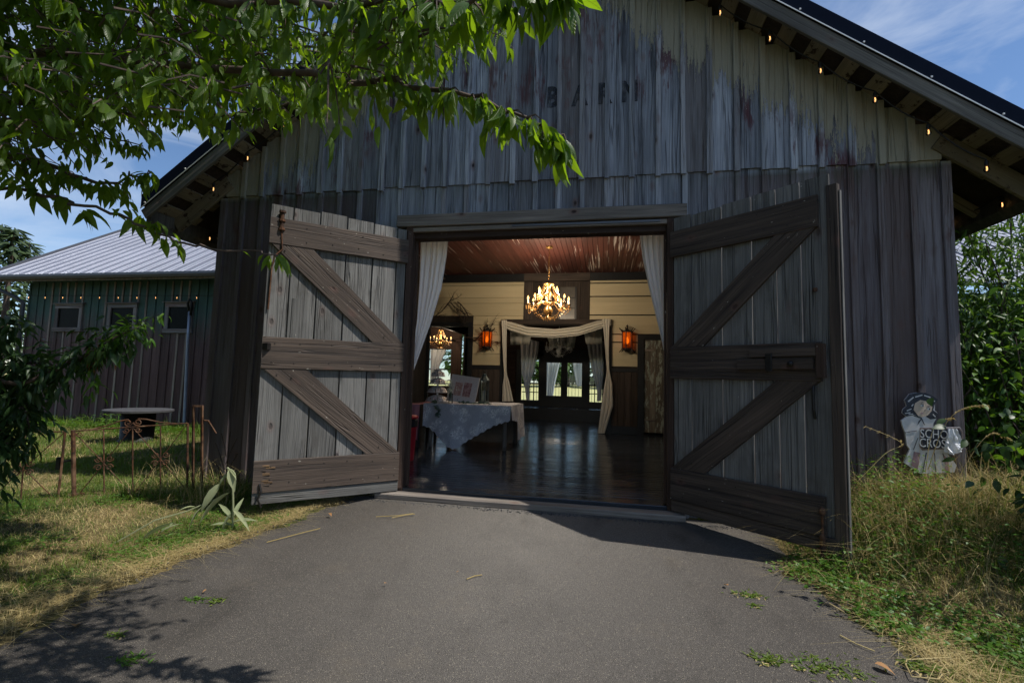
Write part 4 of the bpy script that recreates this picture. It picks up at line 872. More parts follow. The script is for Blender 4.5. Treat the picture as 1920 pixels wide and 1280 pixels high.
MB().lathe((lx, 4.2, TZ+.05), [(.088,0),(.088,.43)], 8).build('glass', M_VASE, lt)
jx = U(882, 752, 1, 4.6).x; jt = thing('glass_jar', (jx, 4.6, TZ), 'clear glass bottle with metal top standing behind the photo card', 'bottle')
MB().lathe((jx, 4.6, TZ+.006), [(.09,0),(.10,.02),(.10,.34),(.05,.44),(.035,.46)], 14).build('bottle', M_VASE, jt, True); MB().lathe((jx, 4.6, TZ+.465), [(.05,0),(.05,.05),(.02,.08),(.01,.11)], 10).build('stopper', M_LANTERN, jt)

# leaf template and helpers
LS = [(0,0,0),(.14,.15,-.01),(.36,.235,-.05),(.62,.20,-.13),(.84,.09,-.23),(1,0,-.33)]
def leaf_template(wid=1.0, fold=.30, curl=1.0):
    v = []; f = []
    for t, w_, z in LS: v += [(-w_*wid, t, z*curl+w_*fold), (0, t, z*curl), (w_*wid, t, z*curl+w_*fold)]
    for i in range(len(LS)-1):
        a = i*3; b_ = a+3; f += [(a, a+1, b_+1, b_), (a+1, a+2, b_+2, b_+1)]
    return np.array(v, float), f
def frame(d, up=(0,0,1), roll=0.):
    y = Vector(d).normalized(); u = Vector(up); x = y.cross(u)
    if x.length < 1e-4: x = y.cross(Vector((1,0,0)))
    x.normalize(); z = x.cross(y); M = Matrix((x, y, z)).transposed()
    return M @ Matrix.Rotation(roll, 3, 'Y')
def leaf_cloud(name, items, mat, parent, tmpl=None, kind='stuff'):
    """items: (position, 3x3 frame, size); one joined mesh"""
    if not items: return None
    tv, tf = tmpl or leaf_template(); k = len(tv); n = len(items)
    A = np.array([np.array(M)*s for p, M, s in items]); P = np.array([tuple(p) for p, M, s in items])
    V = (np.einsum('nij,kj->nki', A, tv)+P[:, None, :]).reshape(-1, 3)
    F = np.array([list(q) for q in tf]); FF = (F[None]+(np.arange(n)*k)[:, None, None]).reshape(-1, F.shape[1])
    return np_mesh(name, V, FF, mat, parent, kind, uv=np.tile(tv[F.ravel()][:, :2], (n, 1)))
def np_mesh(name, V, F, mat, parent=None, kind=None, smooth=True, uv=None):
    me = bpy.data.meshes.new(name); nf, kk = F.shape
    me.vertices.add(len(V)); me.vertices.foreach_set('co', V.astype(np.float32).ravel()); me.loops.add(nf*kk); me.loops.foreach_set('vertex_index', F.astype(np.int32).ravel())
    me.polygons.add(nf); me.polygons.foreach_set('loop_start', np.arange(0, nf*kk, kk, dtype=np.int32)); me.polygons.foreach_set('loop_total', np.full(nf, kk, dtype=np.int32))
    if smooth: me.polygons.foreach_set('use_smooth', np.ones(nf, dtype=bool))
    if uv is not None: me.uv_layers.new(name='uv').data.foreach_set('uv', uv.astype(np.float32).ravel())
    me.update(calc_edges=True); me.validate(); return link(name, me, mat, parent, kind)
_lm = {}
def leaf_objects(items, mat, parent, tmpl=None, name='leaf'):
    key = (mat.name, id(tmpl) if tmpl else 0)
    if key not in _lm:
        tv, tf = tmpl or leaf_template(); me = bpy.data.meshes.new(name); me.from_pydata([tuple(q) for q in tv], [], tf); me.materials.append(mat); me.polygons.foreach_set('use_smooth', [True]*len(me.polygons)); me.uv_layers.new(name='uv').data.foreach_set('uv', np.array([tv[i][:2] for q in tf for i in q], dtype=np.float32).ravel()); _lm[key] = me
    inv = world_of(parent).inverted()
    for p, M, s in items:
        o = bpy.data.objects.new(name, _lm[key]); COL.objects.link(o); o.parent = parent; o.matrix_basis = inv @ (Matrix.Translation(p) @ M.to_4x4() @ Matrix.Diagonal((s, s, s, 1)))
def rdir(r, h=1.0, z=0.0):
    a = r.uniform(0, 2*PI); return Vector((math.cos(a)*h, math.sin(a)*h, z))
# garland along the table
gar = thing('greenery_garland', (sx, 3.7, TZ), 'eucalyptus garland lying along the lace table and over its edge', 'garland')
gi = []
path = [(U(800, 745, 1, 4.4).x, 4.4, TZ+.03), (sx+.05, 3.75, TZ+.04), (sx+.12, 3.56, TZ+.02), (U(822, 770, 1, 3.5).x, 3.48, TZ-.12), (U(823, 780, 1, 3.48).x, 3.46, TZ-.26)]
path2 = [(U(860, 750, 1, 3.75).x, 3.75, TZ+.03), (U(890, 750, 1, 3.8).x, 3.8, TZ+.03), (U(922, 750, 1, 3.85).x, 3.85, TZ+.02)]
for pth in (path, path2):
    MB().tube(pth, .006, 5).build('stem', M_EUCA, gar)
    for (a, b) in zip(pth, pth[1:]):
        for k in range(26):
            q = Vector(a).lerp(Vector(b), rc.random()); gi.append((q, frame(rdir(rc, 1, rc.uniform(-.2, .8)), (0,0,1), rc.uniform(-1,1)), rc.uniform(.05, .085)))
leaf_cloud('leaves', gi, M_EUCA, gar, leaf_template(1.3))
# bare branches fixed to the wall above the left opening
wb = thing('twig_branch', U(880, 610, 1, WALLY-.1), 'bare twig branches fixed to the cream wall above left opening', 'branch')
def twig(b, p, d, ln, r, depth, rr):
    pts = [p]; q = Vector(p); dd = Vector(d).normalized()
    for i in range(6): dd = (dd+Vector((rr.uniform(-.25,.25), rr.uniform(-.1,.1), rr.uniform(-.28,.18)))).normalized(); q = q+dd*ln/6; pts.append(q.copy())
    b.tube(pts, [r*(1-.75*i/6) for i in range(7)], 5)
    if depth:
        for k in (1, 2, 3, 4, 5): twig(b, pts[k], dd+Vector((rr.uniform(-.8,.8), rr.uniform(-.2,.2), rr.uniform(-.8,.5))), ln*.45, r*.5, depth-1, rr)
for (a, c_, ln) in (((800, 605), (858, 565), 1.1), ((858, 566), (885, 590), .5), ((845, 567), (870, 600), .7), ((800, 640), (870, 632), 1.3), ((870, 632), (935, 650), 1.1), ((890, 640), (918, 600), .8)):
    b = MB(); A = U(a[0], a[1], 1, WALLY-.12); B_ = U(c_[0], c_[1], 1, WALLY-.12); twig(b, A, B_-A, (B_-A).length*1.05, .022, 2, rc); b.build('twig', M_TWIG, wb)
# ------------------------------------------------------------------ outbuildings
from mathutils import noise as mnoise
rd = random.Random(21)
AY = 5.0; ASL = .66
an = thing('outbuilding', (-10, AY, 0), 'long wooden outbuilding with faded green top, grey metal roof and three small windows', 'outbuilding')
ax0, ax1 = -15.25, -4.62; AE = 3.84
wins = []
for a, b in (((105, 570), (151, 621)), ((203, 569), (253, 623)), ((311, 567), (359, 624))):
    p, q = U(a[0], a[1], 1, AY-.03), U(b[0], b[1], 1, AY-.03); wins.append((p.x, q.x, q.z, p.z))
wl = MB().box(((ax0+ax1)/2, AY+.06, (AE-.5)/2), (ax1-ax0, .04, AE+.5)).build('wall', W_ANNEX, an)
n = 40; bwid = (ax1-ax0)/n
for i in range(n):
    x = ax0+bwid*(i+.5)
    plank('wall_board', (x, AY+.02+rd.uniform(-.003,.003), -.3), (x, AY+.02, AE+.12), bwid-.006, .03, (0,-1,0), W_ANNEX, an)
    xb = ax0+bwid*i; hit = [w_ for w_ in wins if w_[0]-.03 < xb < w_[1]+.03]
    segs = [(-.3, AE+.06)] if not hit else [(-.3, hit[0][2]-.02), (hit[0][3]+.02, AE+.06)]
    for z0, z1 in segs: plank('batten', (xb+rd.uniform(-.01,.01), AY-.006, z0), (xb+rd.uniform(-.012,.012), AY-.006, z1), .06, .022, (0,-1,0), W_ANNEXB if z0 > 1.5 or rd.random() < .25 else W_ANNEX, an)
for x0, x1, z0, z1 in wins:
    f = plank('window', (x0, AY-.02, z1-.06), (x1, AY-.02, z1-.06), .12, .05, (0,-1,0), W_WIN, an)
    plank('window_sill', (x0-.02, AY-.03, z0+.05), (x1+.02, AY-.03, z0+.05), .11, .06, (0,-1,0), W_WIN, f)
    for x in (x0+.06, x1-.06): plank('window_frame', (x, AY-.018, z0+.10), (x, AY-.018, z1-.12), .11, .045, (0,-1,0), W_WIN, f)
    o = MB().box(((x0+x1)/2, AY-.002, (z0+z1)/2), (x1-x0-.2, .012, z1-z0-.2)).build('pane', M_DARKGLASS); adopt(o, f)
    o = plank('hood', (x0-.05, AY-.05, z1+.015), (x1+.05, AY-.05, z1+.015), .10, .025, (0,-.3,1), W_WIN, f)
def metal_roof(par, x0, x1, y0, z0, sl, run, step=.41):
    x = x0; nn = Vector((0, -sl, 1)).normalized()
    rv = Vector((0, run, run*sl)); k = 0
    base = MB().prism([(x0, y0, z0-.07), (x1, y0, z0-.07), (x1, y0, z0-.012), (x0, y0, z0-.012)], rv).build('roof', W_DARKTRIM, par)
    while x < x1-.01:
        w_ = min(step, x1-x); b = MB()
        b.prism([(x+.004, y0-.04, z0-.03), (x+w_-.028, y0-.04, z0-.03), (x+w_-.028, y0-.04, z0-.005), (x+.004, y0-.04, z0-.005)], rv*1.01)
        b.prism([(x+w_-.03, y0-.045, z0-.03), (x+w_+.003, y0-.045, z0-.03), (x+w_-.006, y0-.045, z0+.028), (x+w_-.022, y0-.045, z0+.028)], rv*1.01)
        for t in (.33, .66): b.prism([(x+w_*t-.018, y0-.041, z0-.008), (x+w_*t+.018, y0-.041, z0-.008), (x+w_*t+.008, y0-.041, z0+.006), (x+w_*t-.008, y0-.041, z0+.006)], rv*1.01)
        b.build('roof_panel', M_METALROOF, base); x += w_; k += 1
    return base
rf = metal_roof(an, -16.2, -4.75, 4.56, AE+.20, ASL, 6.8)
MB().prism([(-16.26, 4.50, AE+.06), (-16.2, 4.50, AE+.06), (-16.2, 4.50, AE+.25), (-16.26, 4.50, AE+.25)], (0, 6.9, 6.9*ASL)).build('rake_trim', M_GUTTER, rf)
for k in range(10): pass
g_ = MB(); gp = [(0, 0), (-.02, -.11), (-.09, -.115), (-.12, -.05), (-.12, .01), (-.105, .01), (-.105, -.045), (-.08, -.10), (-.03, -.095), (-.015, 0)]
MB().prism([(-16.25, 4.52+a, AE+.17+b) for a, b in gp], (11.5, 0, 0)).build('gutter', M_GUTTER, an)
MB().box((-10.5, 4.53, AE+.09), (11.4, .025, .16)).build('eave_board', W_ANNEXB, an)
MB().tube([(-16.1, 4.46, AE+.06), (-16.1, 4.46, AE-.03), (-15.45, 4.80, AE-.38), (-15.32, 4.9, AE-.52), (-15.32, 4.9, -.2)], .055, 10).build('downspout', M_GUTTER, an, True)
qa, qb, qc = U(357, 566, 1, AY-.07), U(352, 640, 1, AY-.07), U(345, 798, 1, AY-.07)
cn = MB().tube([qa+Vector((.0,0,-.25)), qb, qc, qc+Vector((.12,-.03,-.15)), qc+Vector((.3,-.05,-.2))], .035, 10).build('conduit', M_PIPE, an, True)
MB().tube([qa+Vector((.0,0,-.3)), qa+Vector((-.05,-.03,-.05)), qa+Vector((.0,-.03,.06)), qa+Vector((.07,-.02,0)), qa+Vector((.04,0,-.35))], .03, 8).build('cable_loop', M_SOCKET, cn, True)
mb = MB(); sw0, sw1 = U(803, 700, 1, 11.9), U(846, 655, 1, 11.9)
for a, b, z0, z1 in ((-16, sw0.x, -.3, 8.1), (sw1.x, -4.5, -.3, 8.1), (sw0.x, sw1.x, -.3, sw0.z-.45), (sw0.x, sw1.x, sw1.z, 8.1)): wbox(mb, a, b, z0, z1, 11.9, 12.0)
mb.prism([(ax0, AY+.08, -.3), (ax0, 11.9, -.3), (ax0, 11.9, AE+4.6), (ax0, AY+.08, AE+.1)], (.05, 0, 0)); mb.box((-6.4, 9.9, .04), (3.9, 4.0, .10)); wbox(mb, -8.4, -8.3, 0, 4.3, 8.0, 11.9); wbox(mb, -8.4, -4.5, 4.25, 4.3, 8.0, 11.9); wbox(mb, -8.4, -4.5, 0, 4.3, 8.0, 8.05)
mb.build('rear_wall', W_BACKROOM, an)
wp = wbox(MB(), sw0.x, sw1.x, sw0.z-.45, sw1.z, 11.93, 11.936).build('pane', M_GLASS, an)
for t in (.45,): wbox(MB(), sw0.x+(sw1.x-sw0.x)*t-.03, sw0.x+(sw1.x-sw0.x)*t+.03, sw0.z-.45, sw1.z, 11.89, 11.93).build('muntin', W_BLACK, wp)
for t in (.45, .72): wbox(MB(), sw0.x, sw1.x, sw0.z-.45+(sw1.z-sw0.z+.45)*t-.025, sw0.z-.45+(sw1.z-sw0.z+.45)*t+.025, 11.885, 11.925).build('muntin', W_BLACK, wp)
drape('window_curtain', [(655, 806), (720, 806)], [(655, 836), (690, 822), (720, 815)], 11.7, 655, 715, 3, .04, M_CURTAIN, 'sheer curtain at the window beyond the left dark opening', nu=24, nv=10)
# wing on the right, mostly behind the vine
ar = thing('outbuilding', (10, 6, 0), 'outbuilding behind the vine on the right, pale ribbed metal roof', 'outbuilding')
MB().box((10.3, 6.1, 1.6), (11.0, .06, 4.0)).build('wall', W_ANNEX, ar)
for i in range(20): plank('batten', (5.0+i*.55, 6.05, -.3), (5.0+i*.55, 6.05, 3.5), .06, .03, (0,-1,0), W_ANNEXB, ar)
metal_roof(ar, 4.62, 17.0, 5.6, 3.75, .62, 6.5, .5)

# ------------------------------------------------------------------ string lights
def bulb_me():
    return None
def string(name, pts, label, group, hang=.10, sc=1.0, sag=.05):
    root = thing(name, pts[0], label, 'string lights', group)
    cord = []
    for a, b in zip(pts, pts[1:]):
        for k in range(6): t = k/6; q = Vector(a).lerp(Vector(b), t); q.z -= sag*4*t*(1-t); cord.append(q)
    cord.append(Vector(pts[-1])); MB().tube(cord, .008*sc, 5).build('cord', M_SOCKET, root)
    for p in pts:
        p = Vector(p); s_ = MB().lathe(p+Vector((0,0,-hang*sc)), [(.018*sc,0),(.020*sc,.02*sc),(.018*sc,.05*sc),(.008*sc,.06*sc),(.006*sc,hang*sc)], 8).build('socket', M_SOCKET, root)
        MB().lathe(p+Vector((0,0,-hang*sc-.075*sc)), [(.004*sc,0),(.018*sc,.006*sc),(.028*sc,.025*sc),(.026*sc,.042*sc),(.016*sc,.066*sc),(.014*sc,.076*sc)], 10).build('bulb', M_BULB, s_, True)
        MB().tube([p+Vector((0,0,-hang*sc-.055*sc)), p+Vector((.004,0,-hang*sc-.035*sc)), p+Vector((0,0,-hang*sc-.01*sc))], .0065*sc, 5).build('filament', M_FILAMENT, s_)
    return root
SY = -.24
def on_soffit(px, py): return U(px, py-13, 1, SY)
string('string_lights', [on_soffit(*q) for q in ((1350,22),(1443,70),(1538,130),(1640,184),(1740,244),(1849,312))], 'bulb string under the right gable eave', 'bulb strings', .07, .95)
string('string_lights', [on_soffit(*q) for q in ((600,190),(533,240),(465,297),(401,355))], 'bulb string under the left gable eave', 'bulb strings', .07, .95)
string('string_lights', [U(1878, 368, 0, 5.22), U(1780, 405, 0, 5.22)], 'two bulbs hanging under the right side eave', 'bulb strings', .07, .95)
string('string_lights', [U(394, 436, 0, -5.15), U(394, 436, 0, -5.15)+Vector((0,1.6,0))], 'bulbs hanging under the left side eave', 'bulb strings', .07, .95)
string('string_lights', [U(px, 553, 1, AY-.16) for px in (54, 85, 118, 152, 187, 222, 257, 292, 332, 369, 405)], 'bulb string along the eave of the left outbuilding', 'bulb strings', .05, .9, .02)

# ------------------------------------------------------------------ wrought iron fence
def scroll(c, ex, ez, r, turn=1.6, n=16, sgn=1):
    return [Vector(c)+ex*(r*(1-.75*k/n)*math.cos(sgn*turn*2*PI*k/n))+ez*(r*(1-.75*k/n)*math.sin(sgn*turn*2*PI*k/n)) for k in range(n+1)]
def iron_panel(name, A, B, At, Bt, nb, label, crest=True, latch=False):
    A, B, At, Bt = map(Vector, (A, B, At, Bt)); t = thing(name, A, label, 'fence'); ex = (B-A).normalized(); ez = Vector((0,0,1))
    P = lambda u, v: A.lerp(B, u).lerp(At.lerp(Bt, u), v)
    wdt = (B-A).length; hgt = (At-A).length
    for v in (0.0, 1.0): MB().tube([P(0, v), P(.5, v), P(1, v)], .008, 6).build('rail', M_RUST, t)
    for i in range(nb+1): MB().tube([P(i/nb, 0), P(i/nb, 1)], .013 if i in (0, nb) else .008, 6).build('bar', M_RUST, t)
    for i in range(1, nb, 2):
        u0, u1 = (i-1)/nb, min(1, (i+1)/nb)
        for a, b in (((u0, 1), (u1, 0)), ((u0, 0), (u1, 1))): MB().tube([P(*a), P((a[0]+b[0])/2, .5), P(*b)], .0055, 5).build('brace', M_RUST, t)
        c = P((u0+u1)/2, .5)
        for sx_ in (-1, 1):
            for sz_ in (-1, 1): MB().tube(scroll(c+ex*.055*sx_+ez*.05*sz_, ex*sx_, ez*sz_, .04, 1.3, 14, -1), .0065, 5).build('scroll', M_RUST, t)
        for v, sz_ in ((0, 1), (1, -1)):
            for sx_ in (-1, 1): MB().tube(scroll(P(u0 if v else u0+.001, v)+ex*.06*sx_*(1 if u0 > 0 or sx_ > 0 else 0)+ez*.04*sz_, ex*sx_, ez*sz_, .035, 1.3, 14, 1), .006, 5).build('scroll', M_RUST, t)
    if crest:
        m0, m1 = P(.12, 1), P(.9, 1); mid = P(.5, 1)+ez*.10
        for e in (m0, m1):
            d = (mid-e); MB().tube([e, e+d*.4+ez*-.005, e+d*.7+ez*.012, mid+ez*.006-d.normalized()*.05]+[mid-d.normalized()*.05+q for q in [Vector((0,0,0))]], .008, 5).build('crest', M_RUST, t)
            MB().tube(scroll(mid-d.normalized()*.05+ez*-.035, -ex*(1 if e is m0 else -1)*-1, ez, .045, 1.4, 16, -1), .008, 5).build('scroll', M_RUST, t)
    if latch:
        MB().box(P(0, .55)+ex*-.14, (.05, .05, .13)).build('latch', M_IRON, t); MB().tube([P(0,.6), P(0,.6)+ex*-.14], .01, 5).build('latch_bar', M_IRON, t)
    return t
gl0, gl1 = D(140, 936, 5.72), D(351, 920, 6.1); gt0, gt1 = D(138, 808, 5.72), D(352, 793, 6.1)
iron_panel('iron_gate', gl0, gl1, gt0, gt1, 4, 'rusty wrought iron gate with scrolls nearest the barn corner')
fl0, fl1 = D(-190, 965, 5.2), D(108, 940, 5.66); ft0, ft1 = D(-190, 812, 5.2), D(122, 809, 5.66)
iron_panel('iron_fence', fl0, fl1, ft0, ft1, 4, 'rusty wrought iron fence panel at the far left edge', True, False)
po = thing('fence_post', D(140, 940, 5.70), 'rusty round fence post between the two iron panels', 'fence post')
MB().tube([D(139, 945, 5.70), D(137, 806, 5.70)], .022, 8).build('post', M_RUST, po); MB().box(D(112, 868, 5.68), (.05, .05, .14)).build('latch', M_IRON, po); MB().tube([D(112, 866, 5.68), D(138, 862, 5.70)], .012, 6).build('latch_arm', M_IRON, po)
gp_ = thing('gate_post', D(371, 935, 6.2), 'rusty rectangular steel gate post frame beside the barn', 'fence post')
for px in (362, 378): MB().tube([D(px, 945, 6.2), D(px+1, 760, 6.2)], .017, 4).build('upright', M_RUST, gp_)
MB().tube([D(362, 761, 6.2), D(380, 761, 6.2)], .017, 4).build('cap', M_RUST, gp_)
MB().tube([D(382, 788, 6.2), D(390, 788, 6.25), D(405, 812, 6.3)], .012, 6).build('strap', M_RUST, gp_)

# garden table
gtc = U(256, 826, 2, 0.0); gtz = U(256, 768, 1, gtc.y).z
gt = thing('garden_table', gtc, 'round grey stone garden table on a dark drum base', 'table')
R_ = .62
MB().lathe((gtc.x, gtc.y, gtz-.045), [(R_-.03,0),(R_,.012),(R_,.05),(R_-.02,.06)], 32).build('table_top', M_GREYSTONE, gt)
MB().lathe((gtc.x, gtc.y, -.03), [(.34,0),(.35,.03),(.30,.07),(.30,gtz-.02)], 24).build('drum', M_SOCKET, gt, True)

# ------------------------------------------------------------------ school sign
zs_ = 280/1629
def ZQ(x, y, dy=0.): return U(1640+x*zs_, 700+y*zs_, 1, -.20-dy)
sg = thing('school_sign', ZQ(600, 1085), 'old painted cut-out sign of a girl holding a school crossing board', 'sign')
out_ = [(330,290),(380,225),(470,205),(560,213),(630,240),(690,285),(655,335),(655,400),(690,435),(672,490),(640,545),(640,590),(935,588),(965,640),(968,790),(900,850),(780,860),(850,940),(895,1000),(870,1075),(690,1085),(500,1090),(320,970),(385,825),(352,780),(335,650),(305,570),(292,510),(350,468),(302,430),(312,390),(352,355)]
bk = lambda pts, dy, th: MB().prism([ZQ(a, b, dy) for a, b in pts], (0, th, 0))
M_SGN = [plain('sign_body_paint', (.60, .60, .62), .7, 0, .22, 9), plain('sign_hair_paint', (.035, .04, .055), .6, 0, .5, 26), plain('sign_face_paint', (.60, .48, .38), .7, 0, .15, 14), plain('sign_board_black', (.03, .035, .05), .6, 0, .3, 20), plain('sign_border_rust', (.20, .15, .14), .7, 0, .4, 30), plain('sign_white', (.62, .64, .66), .6, 0, .15, 30), plain('sign_mauve', (.30, .20, .23), .7, 0, .3, 12)]
bk(out_, 0, .02).build('board', M_SGN[0], sg)
bk([(330,290),(380,225),(470,205),(560,213),(630,240),(690,285),(655,335),(640,400),(690,435),(672,490),(610,500),(560,470),(600,420),(630,350),(560,300),(500,290),(440,330),(430,400),(480,470),(430,450),(350,468),(302,430),(312,390),(352,355)], .003, .002).build('hair', M_SGN[1], sg)
for pts in ([(360,300),(420,255),(430,262),(372,312)], [(440,250),(520,228),(522,240),(446,262)], [(540,232),(610,255),(606,266),(540,244)], [(350,400),(400,380),(404,390),(354,412)], [(330,430),(390,420),(392,430),(334,440)], [(640,440),(668,470),(660,476),(632,448)], [(400,350),(420,330),(426,338),(408,360)], [(620,280),(660,300),(654,308),(616,290)], [(370,440),(420,436),(420,446),(372,450)]):
    bk(pts, .0045, .0014).build('hair_highlight', M_SGN[0], sg)
bk([(440,325),(500,288),(570,305),(632,350),(620,410),(580,455),(520,475),(470,455),(425,395)], .005, .0018).build('face', M_SGN[2], sg)
for cx_, cy_, rx in ((520, 350, 22), (592, 388, 18)):
    bk([(cx_+rx*math.cos(a), cy_+13*math.sin(a)) for a in [2*PI*k/10 for k in range(10)]], .0068, .0015).build('eye', M_SGN[5], sg); bk([(cx_+8+8*math.cos(a), cy_+10*math.sin(a)) for a in [2*PI*k/8 for k in range(8)]], .0085, .0015).build('pupil', M_SGN[1], sg)
    bk([(cx_-26, cy_-12), (cx_-5, cy_-24), (cx_+24, cy_-14), (cx_-4, cy_-18)], .0072, .0015).build('eyelash', M_SGN[1], sg)
    bk([(cx_-24, cy_-30), (cx_, cy_-40), (cx_+24, cy_-33), (cx_, cy_-35)], .0066, .0014).build('eyebrow', M_SGN[1], sg)
bk([(500,430),(518,424),(532,432),(518,444)], .007, .0015).build('mouth', M_SGN[6], sg); bk([(545,400),(552,392),(556,408),(546,410)], .007, .0015).build('nose', M_SGN[4], sg)
for pts in ([(430,455),(520,480),(505,490),(425,463)], [(480,520),(470,560),(520,490),(512,488)], [(510,500),(540,560),(548,558),(520,492)], [(330,640),(460,620),(460,626),(332,647)], [(420,830),(470,700),(476,702),(428,832)], [(560,860),(520,1080),(530,1082),(570,862)], [(650,865),(660,1080),(668,1080),(658,866)], [(740,870),(800,1070),(808,1068),(748,866)]):
    bk(pts, .003, .002).build('ink_line', M_SGN[1], sg)
bk([(430,850),(500,865),(470,1050),(400,1000)], .0031, .0018).build('skirt_fold', M_SGN[6], sg); bk([(760,890),(800,930),(820,1060),(770,1060)], .0031, .0018).build('skirt_fold', M_SGN[6], sg)
bk([(495,592),(930,590),(965,640),(966,785),(930,815),(520,838),(490,800)], .006, .004).build('placard_border', M_SGN[4], sg)
bk([(508,608),(920,604),(948,645),(950,780),(920,802),(528,822),(505,795)], .008, .0018).build('placard', M_SGN[3], sg)
for txt, cx_, cy_ in (('SCHO', 648, 665), ('CROS', 630, 765)):
    me = letters(txt, .118, M_SGN[5], 'painted_letters', .0008); o = bpy.data.objects.new('painted_letters', me); COL.objects.link(o); o.parent = sg
    q = ZQ(cx_, cy_, .0095); o.matrix_basis = Matrix.Translation(q-sg.location) @ Matrix.Rotation(PI/2, 4, 'X') @ Matrix.Rotation(-.02, 4, 'Z') @ Matrix.Diagonal((.78, 1.05, 1, 1))
def plastic(u, v):
    tl, tr, br, bl = (782, 596), (880, 602), (972, 790), (735, 850); a = tl[0]+(tr[0]-tl[0])*u, tl[1]+(tr[1]-tl[1])*u; b = bl[0]+(br[0]-bl[0])*u, bl[1]+(br[1]-bl[1])*u+55*math.sin(u*PI)
    q = ZQ(a[0]+(b[0]-a[0])*v, a[1]+(b[1]-a[1])*v, .03); nz = mnoise.noise(Vector((u*4, v*2.5, 3)))+.6*abs(mnoise.noise(Vector((u*9, v*4, 7)))); q.y -= .05*nz*(.3+v)+.02; return q
tag(MB().grid(plastic, 16, 16).build('plastic_sheet', plain('crumpled_white_plastic', (.72, .74, .78), .35, 0, .08, 20), None, False), 'crumpled white plastic sheet hanging over the right of the school sign', 'plastic sheet')
# ------------------------------------------------------------------ cherry tree overhead
rt = random.Random(33)
TR = Vector((-3.9, -3.4, gz(-3.9, -3.4)))
tree = thing('cherry_tree', TR, 'cherry tree reaching in from the upper left with drooping green leaves', 'tree')
fork = TR+Vector((.15, .1, 1.9))
MB().tube([TR+Vector((0,0,-.1)), TR+Vector((.02,0,.3)), TR+Vector((.08,.05,1.1)), fork, fork+Vector((.2,-.1,.8)), fork+Vector((.2,-.15,1.8))], [.22,.17,.15,.13,.09,.05], 12).build('trunk', M_BARK, tree, True)
BR = [  # (pixel x, pixel y, depth) along each limb, leaf density
 ([(-260,120,4.0),(40,105,3.2),(300,120,2.9),(520,135,2.65),(660,150,2.5),(800,165,2.4),(900,188,2.35),(985,225,2.3),(1052,258,2.25)], 30, 1.15),
 ([(-260,-60,3.8),(60,-60,3.0),(350,-5,2.6),(600,10,2.3),(760,-5,2.15),(850,10,2.0),(960,-18,1.95),(1062,-30,1.9)], 26, 1.2),
 ([(-260,200,4.4),(60,195,3.8),(250,215,3.6),(400,222,3.5),(500,200,3.4),(600,185,3.3)], 30, 1.0),
 ([(-260,280,4.2),(-40,345,3.4),(70,362,3.15),(140,384,3.0),(230,405,2.9),(300,440,2.85),(360,462,2.8),(440,470,2.8),(512,480,2.78)], 0, 1.0),
 ([(-260,250,4.2),(0,290,3.4),(110,318,3.2),(200,345,3.1),(285,322,3.05)], 26, .95),
 ([(-260,60,4.6),(100,40,4.1),(400,70,3.9),(600,90,3.8),(700,110,3.7)], 26, 1.0),
 ([(-260,160,4.8),(50,150,4.4),(300,170,4.3),(470,165,4.2),(580,170,4.1)], 26, 1.0),
 ([(-260,230,5.0),(0,230,4.3),(150,250,4.1),(260,270,4.0)], 24, 1.0),
 ([(-260,-160,3.6),(100,-140,3.0),(400,-110,2.7),(640,-70,2.5)], 22, 1.1),
]
items = []; tws = MB()
def add_leaves(q, d, k, size, r, spread=.06, droop=.75):
    for i in range(k):
        dd = (Vector(d).normalized()*r.uniform(-.1,.5)+rdir(r, r.uniform(.2,.75))+Vector((0,0,-droop*r.uniform(.35,1.35)))).normalized()
        p = q+Vector((r.uniform(-spread,spread), r.uniform(-spread,spread), r.uniform(-spread*.6,spread*.5)))
        items.append((p, frame(dd, rdir(r, .5, 1.0), r.uniform(-.5,.5)), size*r.uniform(.55,1.2)))
def limb(pts, r0, r1, name='branch', mat=None):
    n_ = len(pts); o = MB().tube(pts, [r0+(r1-r0)*(i/(n_-1))**.8 for i in range(n_)], 7).build(name, mat or M_BARK, tree, True); return o
def smooth(pts, k=4):
    out_ = []; n_ = len(pts)
    for i in range(n_-1):
        p0, p1, p2, p3 = pts[max(i-1,0)], pts[i], pts[i+1], pts[min(i+2,n_-1)]
        for j in range(k):
            t = j/k; out_.append(.5*((2*p1)+(p2-p0)*t+(2*p0-5*p1+4*p2-p3)*t*t+(3*p1-p0-3*p2+p3)*t**3))
    out_.append(pts[-1]); return out_
